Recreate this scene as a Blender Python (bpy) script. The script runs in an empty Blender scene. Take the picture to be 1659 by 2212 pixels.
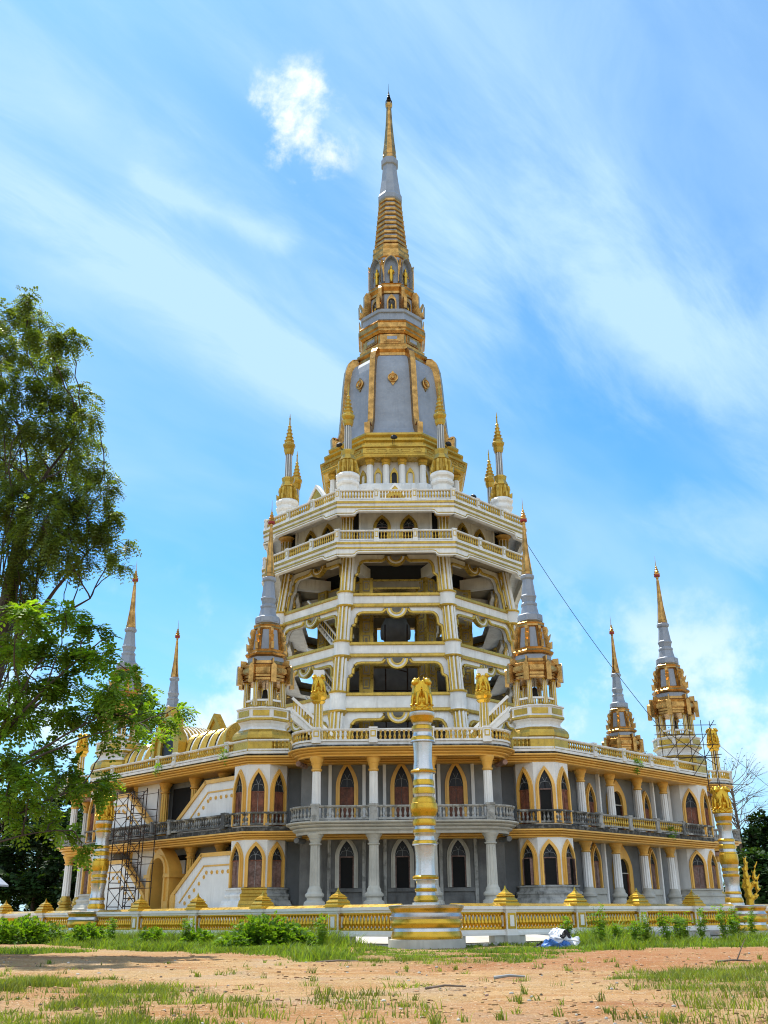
import bpy, bmesh, math, random
import numpy as np
from mathutils import Matrix, Vector
random.seed(7)
R_ = math.radians
PI = math.pi
SC = bpy.context.scene
COL = SC.collection

# ------------------------------------------------------------------ camera, sky, sun, exposure
cam = bpy.data.cameras.new('camera')
cam.sensor_fit = 'VERTICAL'; cam.sensor_height = 36.0; cam.sensor_width = 27.0
cam.lens = 36.0 * 2146.0 / 2212.0
cam.clip_start = 0.1; cam.clip_end = 6000
camo = bpy.data.objects.new('camera', cam); COL.objects.link(camo)
camo.matrix_world = Matrix.Translation((0, 0, 1.6)) @ Matrix.Rotation(R_(90 + 22.2), 4, 'X') @ Matrix.Rotation(R_(-0.5), 4, 'Z')
SC.camera = camo

SUN_EL, SUN_AZ = 64.0, -34.0          # azimuth measured from +Y towards +X
sdir = Vector((math.sin(R_(SUN_AZ)) * math.cos(R_(SUN_EL)), math.cos(R_(SUN_AZ)) * math.cos(R_(SUN_EL)), math.sin(R_(SUN_EL))))
sun = bpy.data.lights.new('sun', 'SUN'); sun.energy = 4.6; sun.angle = R_(0.5); sun.color = (1.0, 0.95, 0.86)
suno = bpy.data.objects.new('sun', sun); COL.objects.link(suno)
suno.rotation_euler = sdir.to_track_quat('Z', 'Y').to_euler(); suno.location = (-60, 90, 160)

SC.view_settings.view_transform = 'Standard'; SC.view_settings.look = 'None'
SC.view_settings.gamma = 1.0; SC.view_settings.exposure = 0.78
SC.view_settings.use_curve_mapping = False
SC.cycles.filter_width = 1.1
SC.cycles.diffuse_bounces = 2

world = bpy.data.worlds.new('World'); SC.world = world; world.use_nodes = True
PUFF = (2.7, 5.2, 8.8)
BANDS = [((-.52, .85), (-.07, 1.485), .07, .5), ((-.40, 1.16), (-.04, 1.40), .17, .42), ((.10, .98), (.72, 1.50), .14, .55), ((.04, .68), (.42, 1.15), .30, .55), ((-.47, .74), (-.30, .95), .12, .4), ((.78, 1.9), (1.1, 1.95), .2, .6), ((-.29, .98), (-.14, 1.08), .03, .5)]
def build_world():
    nt = world.node_tree; nt.nodes.clear(); N = nt.nodes.new; L = nt.links.new
    def math_(op, a, b=None, clamp=False):
        n = N('ShaderNodeMath'); n.operation = op; n.use_clamp = clamp
        for i, v in enumerate((a, b)):
            if v is None: continue
            if isinstance(v, (int, float)): n.inputs[i].default_value = v
            else: L(v, n.inputs[i])
        return n.outputs[0]
    def ramp(fac, a, b):
        n = N('ShaderNodeMapRange'); n.interpolation_type = 'SMOOTHSTEP'
        L(fac, n.inputs[0]); n.inputs[1].default_value = a; n.inputs[2].default_value = b
        return n.outputs[0]
    def noise(vec, scale, detail=6, rough=.55, dist=0.):
        n = N('ShaderNodeTexNoise'); L(vec, n.inputs['Vector']); n.inputs['Scale'].default_value = scale
        n.inputs['Detail'].default_value = detail; n.inputs['Roughness'].default_value = rough; n.inputs['Distortion'].default_value = dist
        return n.outputs['Fac']
    out = N('ShaderNodeOutputWorld'); bg = N('ShaderNodeBackground'); bg.inputs['Strength'].default_value = 0.13
    sky = N('ShaderNodeTexSky'); sky.sky_type = 'NISHITA'; sky.sun_disc = False
    sky.sun_elevation = R_(SUN_EL); sky.sun_rotation = R_(SUN_AZ)
    sky.air_density = 1.0; sky.dust_density = 0.35; sky.ozone_density = 1.6
    grade = N('ShaderNodeMix'); grade.data_type = 'RGBA'; grade.blend_type = 'MULTIPLY'; grade.inputs['Factor'].default_value = 1.0
    L(sky.outputs[0], grade.inputs['A']); grade.inputs['B'].default_value = (0.34, 0.76, 1.0, 1)
    tc = N('ShaderNodeTexCoord'); sep = N('ShaderNodeSeparateXYZ'); L(tc.outputs['Generated'], sep.inputs[0])
    z = math_('MAXIMUM', sep.outputs['Z'], 0.02)
    zz = math_('ADD', z, 0.12)
    comb = N('ShaderNodeCombineXYZ')
    L(math_('DIVIDE', sep.outputs['X'], zz), comb.inputs[0]); L(math_('DIVIDE', sep.outputs['Y'], zz), comb.inputs[1])
    mp = N('ShaderNodeMapping'); mp.vector_type = 'TEXTURE'; L(comb.outputs[0], mp.inputs['Vector']); mp.inputs['Rotation'].default_value = (0, 0, R_(52)); mp.inputs['Scale'].default_value = (1.7, .55, 1); mp.inputs['Location'].default_value = (3.1, 1.7, 0)
    cir = noise(mp.outputs[0], 1.25, 7, .5, .35)
    mp2 = N('ShaderNodeMapping'); mp2.vector_type = 'TEXTURE'; L(comb.outputs[0], mp2.inputs['Vector']); mp2.inputs['Rotation'].default_value = (0, 0, R_(60)); mp2.inputs['Scale'].default_value = (1.6, .8, 1); mp2.inputs['Location'].default_value = (8.2, 4.4, 0)
    cir2 = noise(mp2.outputs[0], .9, 5, .5, .2)
    fib = noise(mp.outputs[0], 4.2, 8, .62, .4)
    veil = math_('ADD', math_('MULTIPLY', ramp(cir, .38, .80), .55), math_('ADD', math_('MULTIPLY', ramp(cir2, .36, .78), .50), .02))
    def vec(op, a, b=None):
        n = N('ShaderNodeVectorMath'); n.operation = op
        for i, v in enumerate((a, b)):
            if v is None: continue
            if isinstance(v, (tuple, Vector)): n.inputs[i].default_value = v
            else: L(v, n.inputs[i])
        return n
    def band(a, b, w, k):
        """one long streak of high cloud between two points of the sky"""
        a, b = Vector((*a, 0)), Vector((*b, 0)); ab = b - a
        pa = vec('SUBTRACT', comb.outputs[0], a).outputs[0]
        t = math_('DIVIDE', vec('DOT_PRODUCT', pa, ab).outputs['Value'], ab.length_squared, True)
        sc = N('ShaderNodeVectorMath'); sc.operation = 'SCALE'; sc.inputs[0].default_value = ab; L(t, sc.inputs['Scale'])
        d = vec('LENGTH', vec('SUBTRACT', pa, sc.outputs[0]).outputs[0]).outputs['Value']
        dd = math_('ADD', math_('ADD', d, math_('MULTIPLY', math_('SUBTRACT', fib, .5), w * 2.6)), math_('MULTIPLY', math_('SUBTRACT', cir, .5), w * 3.2))
        return math_('MULTIPLY', ramp(dd, 1.35 * w, -.5 * w), k)
    for a, b, w, k in BANDS: veil = math_('ADD', veil, band(a, b, w, k), True)
    # low cumulus bank near the horizon
    n3 = noise(tc.outputs['Generated'], 9.0, 6, .6)
    lowmask = math_('MULTIPLY', ramp(z, .36, .16), ramp(n3, .47, .66))
    horizon = math_('MULTIPLY', ramp(z, .30, .02), .55)
    # one bright cumulus puff
    d0 = Vector((-0.080, 0.7235, 0.6855)).normalized()
    vm = N('ShaderNodeVectorMath'); vm.operation = 'DISTANCE'; L(tc.outputs['Generated'], vm.inputs[0]); vm.inputs[1].default_value = d0
    pofs = N('ShaderNodeVectorMath'); L(tc.outputs['Generated'], pofs.inputs[0]); pofs.inputs[1].default_value = PUFF
    npf = noise(pofs.outputs[0], 13.0, 10, .6, .2)
    pf = math_('ADD', math_('MULTIPLY', ramp(vm.outputs['Value'], .070, .0), 1.0), math_('MULTIPLY', math_('SUBTRACT', npf, .5), 4.2))
    puff = math_('MULTIPLY', ramp(pf, .38, 1.35), ramp(vm.outputs['Value'], .078, .042))
    def mixc(a, fac, col):
        n = N('ShaderNodeMix'); n.data_type = 'RGBA'; L(fac, n.inputs['Factor']); L(a, n.inputs['A']); n.inputs['B'].default_value = col
        return n.outputs['Result']
    c = mixc(grade.outputs['Result'], math_('MULTIPLY', veil, .9), (2.7, 3.95, 5.1, 1))
    c = mixc(c, horizon, (2.9, 4.1, 5.2, 1))
    c = mixc(c, math_('MULTIPLY', lowmask, .85), (4.6, 5.2, 5.6, 1))
    # unseen bright clouds behind the camera, added as fill for the shaded fronts
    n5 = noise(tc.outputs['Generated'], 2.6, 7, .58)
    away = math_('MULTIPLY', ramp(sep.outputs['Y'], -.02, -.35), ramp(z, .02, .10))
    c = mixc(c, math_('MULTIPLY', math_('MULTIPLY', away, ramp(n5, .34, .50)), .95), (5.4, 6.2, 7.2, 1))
    c = mixc(c, puff, (5.6, 5.8, 5.9, 1))
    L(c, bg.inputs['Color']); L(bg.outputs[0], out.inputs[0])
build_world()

# ------------------------------------------------------------------ materials
def mat(name, base, rough=.7, metal=0., var=.12, vscale=.6, bump=0., bscale=8., streak=0., streakcol=(.06, .055, .045), transl=0., rand=0., spec=.4, fine=0., fscale=20., finecol=None):
    m = bpy.data.materials.new(name); m.use_nodes = True; nt = m.node_tree; N = nt.nodes.new; L = nt.links.new
    b = nt.nodes['Principled BSDF']; b.inputs['Roughness'].default_value = rough; b.inputs['Metallic'].default_value = metal
    b.inputs['Specular IOR Level'].default_value = spec
    geo = N('ShaderNodeNewGeometry')
    def noise(scale, det=5, vec=None, rg=.6):
        n = N('ShaderNodeTexNoise'); L(vec or geo.outputs['Position'], n.inputs['Vector']); n.inputs['Scale'].default_value = scale; n.inputs['Detail'].default_value = det; n.inputs['Roughness'].default_value = rg
        return n.outputs['Fac']
    def mr(f, a, b_, c, d):
        n = N('ShaderNodeMapRange'); L(f, n.inputs[0])
        for i, v in enumerate((a, b_, c, d)): n.inputs[i + 1].default_value = v
        return n.outputs[0]
    def mix(fac, a, bb, blend='MIX'):
        n = N('ShaderNodeMix'); n.data_type = 'RGBA'; n.blend_type = blend
        for k, v in (('Factor', fac), ('A', a), ('B', bb)):
            s = n.inputs[k] if k == 'Factor' else n.inputs[k]
            if isinstance(v, (int, float)): s.default_value = v
            elif isinstance(v, tuple): s.default_value = (*v, 1)
            else: L(v, s)
        return n.outputs['Result']
    dark = tuple(c * (1 - 1.6 * var) for c in base); lite = tuple(min(.95, c * (1 + var)) for c in base)
    col = mix(mr(noise(vscale), .35, .68, 0, 1), dark, lite)
    if fine:
        col = mix(mr(noise(fscale, 3), .48, .66, 0, fine), col, finecol or tuple(c * .35 for c in base))
    if streak:
        mp = N('ShaderNodeMapping'); L(geo.outputs['Position'], mp.inputs['Vector']); mp.inputs['Scale'].default_value = (2.6, 2.6, .22)
        f = mr(noise(1.0, 6, mp.outputs[0], .65), .50, .72, 0, streak)
        f2 = mr(noise(.35, 4), .40, .62, .15, 1)
        mm = N('ShaderNodeMath'); mm.operation = 'MULTIPLY'; L(f, mm.inputs[0]); L(f2, mm.inputs[1])
        col = mix(mm.outputs[0], col, streakcol)
    if rand:
        hs = N('ShaderNodeHueSaturation'); L(col, hs.inputs['Color'])
        L(mr(geo.outputs['Random Per Island'], 0, 1, 1 - rand, 1 + rand), hs.inputs['Value'])
        mh = N('ShaderNodeMath'); mh.operation = 'MULTIPLY'; L(geo.outputs['Random Per Island'], mh.inputs[0]); mh.inputs[1].default_value = 7.13
        fr = N('ShaderNodeMath'); fr.operation = 'FRACT'; L(mh.outputs[0], fr.inputs[0])
        L(mr(fr.outputs[0], 0, 1, .482, .515), hs.inputs['Hue']); col = hs.outputs[0]
    L(col, b.inputs['Base Color'])
    if metal > 0:
        L(mr(noise(3.0), .3, .7, rough * .8, min(1, rough * 1.35)), b.inputs['Roughness'])
    if bump:
        bn = N('ShaderNodeBump'); bn.inputs['Strength'].default_value = bump; bn.inputs['Distance'].default_value = .05
        L(noise(bscale, 4), bn.inputs['Height']); L(bn.outputs[0], b.inputs['Normal'])
    if transl:
        tr = N('ShaderNodeBsdfTranslucent'); tc = mix(1.0, col, (1.5, 1.35, .35), 'MULTIPLY'); L(tc, tr.inputs['Color'])
        ms = N('ShaderNodeMixShader'); ms.inputs[0].default_value = transl
        L(b.outputs[0], ms.inputs[1]); L(tr.outputs[0], ms.inputs[2]); L(ms.outputs[0], nt.nodes['Material Output'].inputs['Surface'])
    return m

WHITE = mat('white_paint', (.74, .735, .71), .6, 0, .09, .7, .15, 3, .55, (.27, .25, .21), fine=.25, fscale=1.3, finecol=(.52, .51, .47))
WHITE2 = mat('clean_white_paint', (.76, .75, .72), .6, 0, .05, .7, .1, 3, .4, (.4, .38, .33))
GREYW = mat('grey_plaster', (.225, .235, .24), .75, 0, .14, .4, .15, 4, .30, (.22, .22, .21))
RAWC = mat('raw_concrete', (.165, .165, .16), .85, 0, .22, .5, .3, 5, .7, (.05, .05, .048))
PALEC = mat('pale_concrete', (.46, .445, .39), .85, 0, .12, .6, .25, 5, .5, (.2, .19, .16))
BLACKR = mat('blackened_balustrade', (.10, .10, .095), .9, 0, .2, .8, .25, 6, .4, (.02, .02, .018), fine=.85, fscale=1.5, finecol=(.42, .41, .37))
AGED = mat('aged_grey_concrete', (.36, .355, .33), .85, 0, .16, .8, .25, 6, 1.0, (.025, .025, .023), fine=.55, fscale=2.2, finecol=(.06, .06, .055))
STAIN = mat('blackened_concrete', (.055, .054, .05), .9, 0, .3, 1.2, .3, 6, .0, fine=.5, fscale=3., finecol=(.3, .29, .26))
MUSTARD = mat('mustard_gold_paint', (.52, .335, .05), .28, .55, .12, .8, .1, 5, .5, (.12, .075, .025), spec=.5, fine=.3, fscale=2.5, finecol=(.24, .15, .03))
GOLD = mat('bright_gold_paint', (.62, .365, .03), .25, .7, .08, .8, .08, 6, .12, (.25, .13, .02), spec=.6)
ORANGE = mat('orange_gold_paint', (.74, .42, .085), .40, .12, .07, .7, .1, 5, .30, (.25, .14, .05), spec=.5)
GILT = mat('gilded_sheet', (.53, .29, .085), .22, .92, .3, 1.4, .35, 14, .35, (.18, .09, .03), fine=.45, fscale=5.5, finecol=(.33, .17, .05))
LION = mat('lion_gold', (.62, .37, .035), .25, .8, .08, 2., .25, 16)
SILVER = mat('silver_paint', (.56, .555, .55), .28, .8, .07, 1.2, .08, 7, .15, (.4, .36, .3))
BELL = mat('blue_grey_mosaic', (.265, .295, .345), .5, .1, .10, .5, .15, 12, .5, (.17, .185, .21), fine=.35, fscale=3., finecol=(.36, .385, .42))
WOOD = mat('carved_red_wood', (.17, .052, .024), .5, 0, .35, 2.0, .6, 9, .3, (.03, .012, .008), fine=.35, fscale=7., finecol=(.30, .12, .06))
WOODF = mat('faded_carved_wood', (.16, .085, .065), .6, 0, .3, 2.0, .6, 9, .6, (.33, .27, .25), fine=.4, fscale=5., finecol=(.30, .22, .20))
GLASS = mat('dark_window_glass', (.014, .015, .018), .35, 0, .2, 1., spec=.25)
SHADE_FILL = mat('painted_interior_shade', (.008, .008, .008), .9, 0, .2)  # near-black colour on flat panels, stands in for the shade inside openings
IRON = mat('rusty_iron', (.045, .025, .018), .7, .2, .3, 4.)
BLACK = mat('black_metal', (.015, .015, .016), .5, .3, .2)
REDP = mat('red_paint', (.30, .02, .02), .5)
INNER_SHADE = mat('shade_toned_inner_white', (.30, .25, .17), .8, 0, .15, .7, .15, 4, .5, (.1, .08, .05))  # inner surfaces of the tower coloured darker and warmer to imitate interior shade
STATUE = mat('unfinished_grey_statue', (.15, .148, .145), .85, 0, .15, .6, .3, 4, .4, (.10, .10, .10))
COURT = mat('pale_paving', (.44, .42, .37), .85, 0, .1, .7, .1, 4)
BARK = mat('bark', (.07, .05, .038), .9, 0, .3, 2., .6, 9)
LEAF_A = mat('feathery_leaf', (.125, .185, .035), .5, 0, .25, .25, transl=.5, rand=.45, spec=.3)
LEAF_B = mat('bright_leaf', (.155, .285, .03), .5, 0, .25, .3, transl=.55, rand=.4, spec=.3)
LEAF_D = mat('dark_forest_leaf', (.026, .062, .014), .6, 0, .35, .15, transl=.25, rand=.5, spec=.25)
LEAF_W = mat('weed_leaf', (.13, .26, .025), .55, 0, .2, .8, transl=.5, rand=.3, spec=.3)
GRASS = mat('grass_blade', (.17, .23, .035), .55, 0, .3, .35, transl=.4, rand=.35, spec=.3)
GRASS_T = mat('tall_grass_blade', (.15, .245, .032), .55, 0, .25, .35, transl=.45, rand=.35, spec=.3)
CLOD = mat('dirt_clod', (.36, .225, .11), .95, 0, .35, .25, rand=.55, spec=.1)
PLASTIC = mat('white_plastic', (.72, .74, .78), .4, 0, .1, 3.)
BLUEP = mat('blue_plastic', (.05, .16, .45), .4, 0, .2, 3.)
ROOFG = mat('grey_roof_sheet', (.32, .34, .38), .5, .2, .15, 1.)
BRONZE = mat('dark_bronze', (.03, .025, .02), .45, .7, .2, 3.)
STICK = mat('dead_wood', (.16, .12, .09), .9, 0, .3, 3.)
BRICKP = mat('dirty_red_block', (.32, .20, .16), .9, 0, .3, 1.5, .4, 6)

# ------------------------------------------------------------------ mesh helpers
class MB:
    def __init__(s): s.v = []; s.f = []; s.m = []; s.mats = []
    def mi(s, m):
        if m not in s.mats: s.mats.append(m)
        return s.mats.index(m)
    def add(s, vs, fs, m, M=None):
        o = len(s.v); k = s.mi(m)
        if M is not None: vs = [M @ Vector(p) for p in vs]
        s.v.extend([tuple(p) for p in vs])
        for f in fs: s.f.append([i + o for i in f]); s.m.append(k)
    def box(s, x0, x1, y0, y1, z0, z1, m, M=None):
        vs = [(x0, y0, z0), (x1, y0, z0), (x1, y1, z0), (x0, y1, z0), (x0, y0, z1), (x1, y0, z1), (x1, y1, z1), (x0, y1, z1)]
        s.add(vs, [(3, 2, 1, 0), (4, 5, 6, 7), (0, 1, 5, 4), (1, 2, 6, 5), (2, 3, 7, 6), (3, 0, 4, 7)], m, M)
    def prism(s, poly, y0, y1, m, M=None, fn=None):
        """polygon in local x,z extruded along local y"""
        n = len(poly)
        vs = [(p[0], y0, p[1]) for p in poly] + [(p[0], y1, p[1]) for p in poly]
        if fn: vs = [fn(*p) for p in vs]
        fs = [list(range(n)), list(range(2 * n - 1, n - 1, -1))] + [(i, (i + 1) % n + 0, (i + 1) % n + n, i + n) for i in range(n)]
        s.add(vs, fs, m, M)
    def slab(s, poly, z0, z1, m, M=None):
        n = len(poly)
        vs = [(p[0], p[1], z0) for p in poly] + [(p[0], p[1], z1) for p in poly]
        fs = [list(range(n))[::-1], list(range(n, 2 * n))] + [(i, (i + 1) % n, (i + 1) % n + n, i + n) for i in range(n)]
        s.add(vs, fs, m, M)
    def lathe(s, prof, n, m, M=None, phase=0., apo=False, cap=True, mats=None):
        """prof [(r,z)], apo: r is an apothem"""
        k = 1 / math.cos(PI / n) if apo else 1
        vs = []
        for r, z in prof:
            for i in range(n):
                a = phase + 2 * PI * i / n
                vs.append((r * k * math.cos(a), r * k * math.sin(a), z))
        for j in range(len(prof) - 1):
            mm = mats[j] if mats else m
            s.add([], [], mm)
        o = len(s.v); s.v.extend([tuple(M @ Vector(p)) if M is not None else p for p in vs])
        for j in range(len(prof) - 1):
            k_ = s.mi(mats[j] if mats else m)
            for i in range(n):
                a = o + j * n + i; b = o + j * n + (i + 1) % n
                s.f.append([a, b, b + n, a + n]); s.m.append(k_)
        if cap:
            s.f.append([o + i for i in range(n)][::-1]); s.m.append(s.mi(mats[0] if mats else m))
            e = o + (len(prof) - 1) * n
            s.f.append([e + i for i in range(n)]); s.m.append(s.mi(mats[-1] if mats else m))
    def tube(s, pts, r, m, n=6, M=None, r1=None):
        pts = [Vector(p) for p in pts]; vs = []
        for i, p in enumerate(pts):
            t = (pts[min(i + 1, len(pts) - 1)] - pts[max(i - 1, 0)]).normalized()
            up = Vector((0, 0, 1)) if abs(t.z) < .95 else Vector((1, 0, 0))
            u = t.cross(up).normalized(); w = u.cross(t)
            rr = r if r1 is None else r + (r1 - r) * i / max(1, len(pts) - 1)
            for k in range(n):
                a = 2 * PI * k / n + PI / n
                vs.append(p + u * rr * math.cos(a) + w * rr * math.sin(a))
        fs = []
        for i in range(len(pts) - 1):
            for k in range(n): fs.append((i * n + k, i * n + (k + 1) % n, (i + 1) * n + (k + 1) % n, (i + 1) * n + k))
        fs.append(list(range(n))[::-1]); e = (len(pts) - 1) * n; fs.append([e + k for k in range(n)])
        s.add(vs, fs, m, M)
    def sweep(s, path, closed, prof, m, mats=None, loop=False, M=None):
        """path 2-D (x,y), outward = right of travel; prof [(d,z)]"""
        n = len(path); P = [Vector((p[0], p[1])) for p in path]; dirs = []
        for i in range(n):
            if closed: a, b, c = P[i - 1], P[i], P[(i + 1) % n]
            else: a, b, c = P[max(i - 1, 0)], P[i], P[min(i + 1, n - 1)]
            e1 = (b - a); e2 = (c - b)
            if e1.length < 1e-9: e1 = e2
            if e2.length < 1e-9: e2 = e1
            e1.normalize(); e2.normalize()
            n1 = Vector((e1.y, -e1.x)); n2 = Vector((e2.y, -e2.x)); q = (n1 + n2)
            q.normalize(); dirs.append(q / max(.3, q.dot(n1)))
        pr = list(prof); K = len(pr); vs = []
        for p, d in zip(P, dirs):
            for (o, z) in pr: vs.append((p.x + d.x * o, p.y + d.y * o, z))
        o0 = len(s.v); s.v.extend([tuple(M @ Vector(p)) if M is not None else p for p in vs])
        for i in range(n if closed else n - 1):
            j = (i + 1) % n
            for k in range(K if loop else K - 1):
                k2 = (k + 1) % K
                s.f.append([o0 + i * K + k, o0 + j * K + k, o0 + j * K + k2, o0 + i * K + k2]); s.m.append(s.mi(mats[k] if mats else m))
        if not closed and loop:
            s.f.append([o0 + k for k in range(K)]); s.m.append(s.mi(mats[0] if mats else m))
            s.f.append([o0 + (n - 1) * K + k for k in range(K)][::-1]); s.m.append(s.mi(mats[0] if mats else m))
    def ball(s, c, r, m, nu=10, nv=7, M=None):
        rx, ry, rz = (r, r, r) if isinstance(r, (int, float)) else r
        vs = [(c[0], c[1], c[2] - rz)]
        for j in range(1, nv):
            t = -PI / 2 + PI * j / nv
            for i in range(nu):
                a = 2 * PI * i / nu; vs.append((c[0] + rx * math.cos(t) * math.cos(a), c[1] + ry * math.cos(t) * math.sin(a), c[2] + rz * math.sin(t)))
        vs.append((c[0], c[1], c[2] + rz)); fs = []
        for i in range(nu): fs.append((0, 1 + (i + 1) % nu, 1 + i))
        for j in range(nv - 2):
            for i in range(nu):
                a = 1 + j * nu + i; b = 1 + j * nu + (i + 1) % nu; fs.append((a, b, b + nu, a + nu))
        e = 1 + (nv - 2) * nu
        for i in range(nu): fs.append((e + i, e + (i + 1) % nu, e + nu))
        s.add(vs, fs, m, M)
    def mesh(s, name, smooth=0):
        me = bpy.data.meshes.new(name); me.from_pydata(s.v, [], s.f)
        for m in s.mats: me.materials.append(m)
        me.polygons.foreach_set('material_index', s.m); me.update()
        bm = bmesh.new(); bm.from_mesh(me); bmesh.ops.recalc_face_normals(bm, faces=bm.faces); bm.to_mesh(me); bm.free()
        if smooth:
            me.polygons.foreach_set('use_smooth', [True] * len(me.polygons))
            me.set_sharp_from_angle(angle=R_(smooth))
        return me

W = {}
def put(name, me, parent=None, M=None, **props):
    if isinstance(me, MB): me = me.mesh(name)
    o = bpy.data.objects.new(name, me); COL.objects.link(o)
    M = M if M is not None else Matrix()
    W[o] = M
    if parent is not None:
        o.parent = parent; o.matrix_basis = W[parent].inverted() @ M
    else: o.matrix_basis = M
    for k, v in props.items(): o[k] = v
    return o
def thing(name, label, cat, M=None, group=None, me=None):
    o = put(name, me, None, M, label=label, category=cat, kind='thing')
    if group: o['group'] = group
    return o
def struct(name, me, kind='structure', **p): return put(name, me, None, None, kind=kind, **p)
def T(x=0, y=0, z=0, rz=0): return Matrix.Translation((x, y, z)) @ Matrix.Rotation(rz, 4, 'Z')
def dup(root, M, label=None, group=None):
    """copy of a thing with its parts and their sub-parts"""
    def cp(o, par):
        c = o.copy(); COL.objects.link(c)
        if par is not None: c.parent = par
        for ch in kids.get(o, []): cp(ch, c)
        return c
    kids = {}
    for o in list(COL.objects):
        if o.parent: kids.setdefault(o.parent, []).append(o)
    r = cp(root, None); r.matrix_basis = M; W[r] = M
    if label: r['label'] = label
    if group: r['group'] = group
    return r
def arc(cx, cy, r, a0, a1, n, ry=None):
    ry = ry or r
    return [(cx + r * math.cos(R_(a0 + (a1 - a0) * i / n)), cy + ry * math.sin(R_(a0 + (a1 - a0) * i / n))) for i in range(n + 1)]

# ------------------------------------------------------------------ temple frame: an octagon round the axis AX, AY
AX, AY = 1.2, 110.0
def fr(k, a=0., z=0., lx=0.):
    """frame on octagon side k (0 faces the camera): x right as seen from outside, y inward, z up, origin at apothem a"""
    ph = R_(-90 + 45 * k); n = Vector((math.cos(ph), math.sin(ph), 0)); t = Vector((-math.sin(ph), math.cos(ph), 0))
    p = Vector((AX, AY, z)) + n * a + t * lx
    return Matrix(((t.x, -n.x, 0, p.x), (t.y, -n.y, 0, p.y), (0, 0, 1, p.z), (0, 0, 0, 1)))
def octo(a, ox=AX, oy=AY):
    r = a / math.cos(PI / 8)
    return [(ox + r * math.cos(R_(-112.5 + 45 * i)), oy + r * math.sin(R_(-112.5 + 45 * i))) for i in range(8)]
OCP = PI / 8
# ------------------------------------------------------------------ ground
FC = Vector((2.2, 60.7)); FL = Vector((-5.24, 5.10)); FR = Vector((4.99, 4.21))      # fence corner and one bay along each side
def interp(x, xs, ys):
    return float(np.interp(x, xs, ys))
_sx = [-60, -37, -21.4, -13.6, -6.1, -4.3, -2.3, 3.4, 6.7, 10.8, 19.6, 60]; _sy = [120, 103, 70.8, 59.1, 51.5, 46, 40.4, 39, 44.5, 54.6, 55.9, 60]
def vn(x, y, s, seed=0):
    """cheap smooth value noise, arrays"""
    x = np.asarray(x) * s + seed * 17.3; y = np.asarray(y) * s - seed * 9.1
    xi = np.floor(x); yi = np.floor(y); fx = x - xi; fy = y - yi; fx = fx * fx * (3 - 2 * fx); fy = fy * fy * (3 - 2 * fy)
    def h(a, b): return np.modf(np.abs(np.sin(a * 127.1 + b * 311.7 + seed * 74.7) * 43758.5453))[0]
    return (h(xi, yi) * (1 - fx) + h(xi + 1, yi) * fx) * (1 - fy) + (h(xi, yi + 1) * (1 - fx) + h(xi + 1, yi + 1) * fx) * fy
def sm(x, a, b):
    t = np.clip((x - a) / (b - a), 0, 1); return t * t * (3 - 2 * t)
def gdens(x, y):
    x = np.asarray(x, float); y = np.asarray(y, float)
    n = vn(x, y, .55, 1) * .6 + vn(x, y, 1.7, 2) * .4
    wob = (n - .5)
    strip = sm(y + wob * 5, np.interp(x, _sx, _sy) - 1.2, np.interp(x, _sx, _sy) + 2.2)
    bx = np.interp(y, [10, 18.2, 21.7, 24.9, 28.4, 31.2, 34], [-1.6, -2.1, -2.8, -3.9, -5.4, -8.2, -13])
    bl = sm(bx - x + wob * 4.0, -1.0, 2.0) * sm(36 - y + wob * 4, 0, 3)
    gx = np.interp(y, [10, 17.7, 24.4, 26.9, 34, 36.9], [3.4, 3.9, 6.0, 5.4, 8.3, 12.8])
    br = sm(x - gx + wob * 3.5, -.6, 1.2) * sm(39 - y + wob * 4, 0, 2.0) * (.35 + .65 * sm(y, 22.5, 25.5))
    sh = sm(1.0 - (((x + 22) / 6.5) ** 2 + ((y - 59) / 4.2) ** 2) + wob * .8, 0, .5) * .8
    n2 = vn(x, y, 2.6, 21); patch = (.04 + .96 * sm(n, .40, .58)) * (.25 + .75 * sm(n2, .3, .6))
    return np.clip(np.maximum.reduce([strip * np.where(x > -3, .15 + .85 * patch, .5 + .5 * patch), bl * patch * .9, br * (.4 + .6 * patch), sh]), 0, 1)
def gz(x, y):
    x = np.asarray(x, float); y = np.asarray(y, float)
    rut = np.sin((y - 27 - .12 * x) * 1.9) * sm(y, 24, 28) * sm(46 - y, 0, 6) * .02
    return (vn(x, y, .35, 5) - .5) * .10 * sm(60 - y, 0, 20) + (vn(x, y, 1.6, 6) - .5) * .05 + (vn(x * .35, y, 1.5, 14) - .5) * .10 * sm(y, 20, 26) * sm(52 - y, 0, 6) + (vn(x * .2, y, 3., 15) - .5) * .05 + rut
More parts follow.
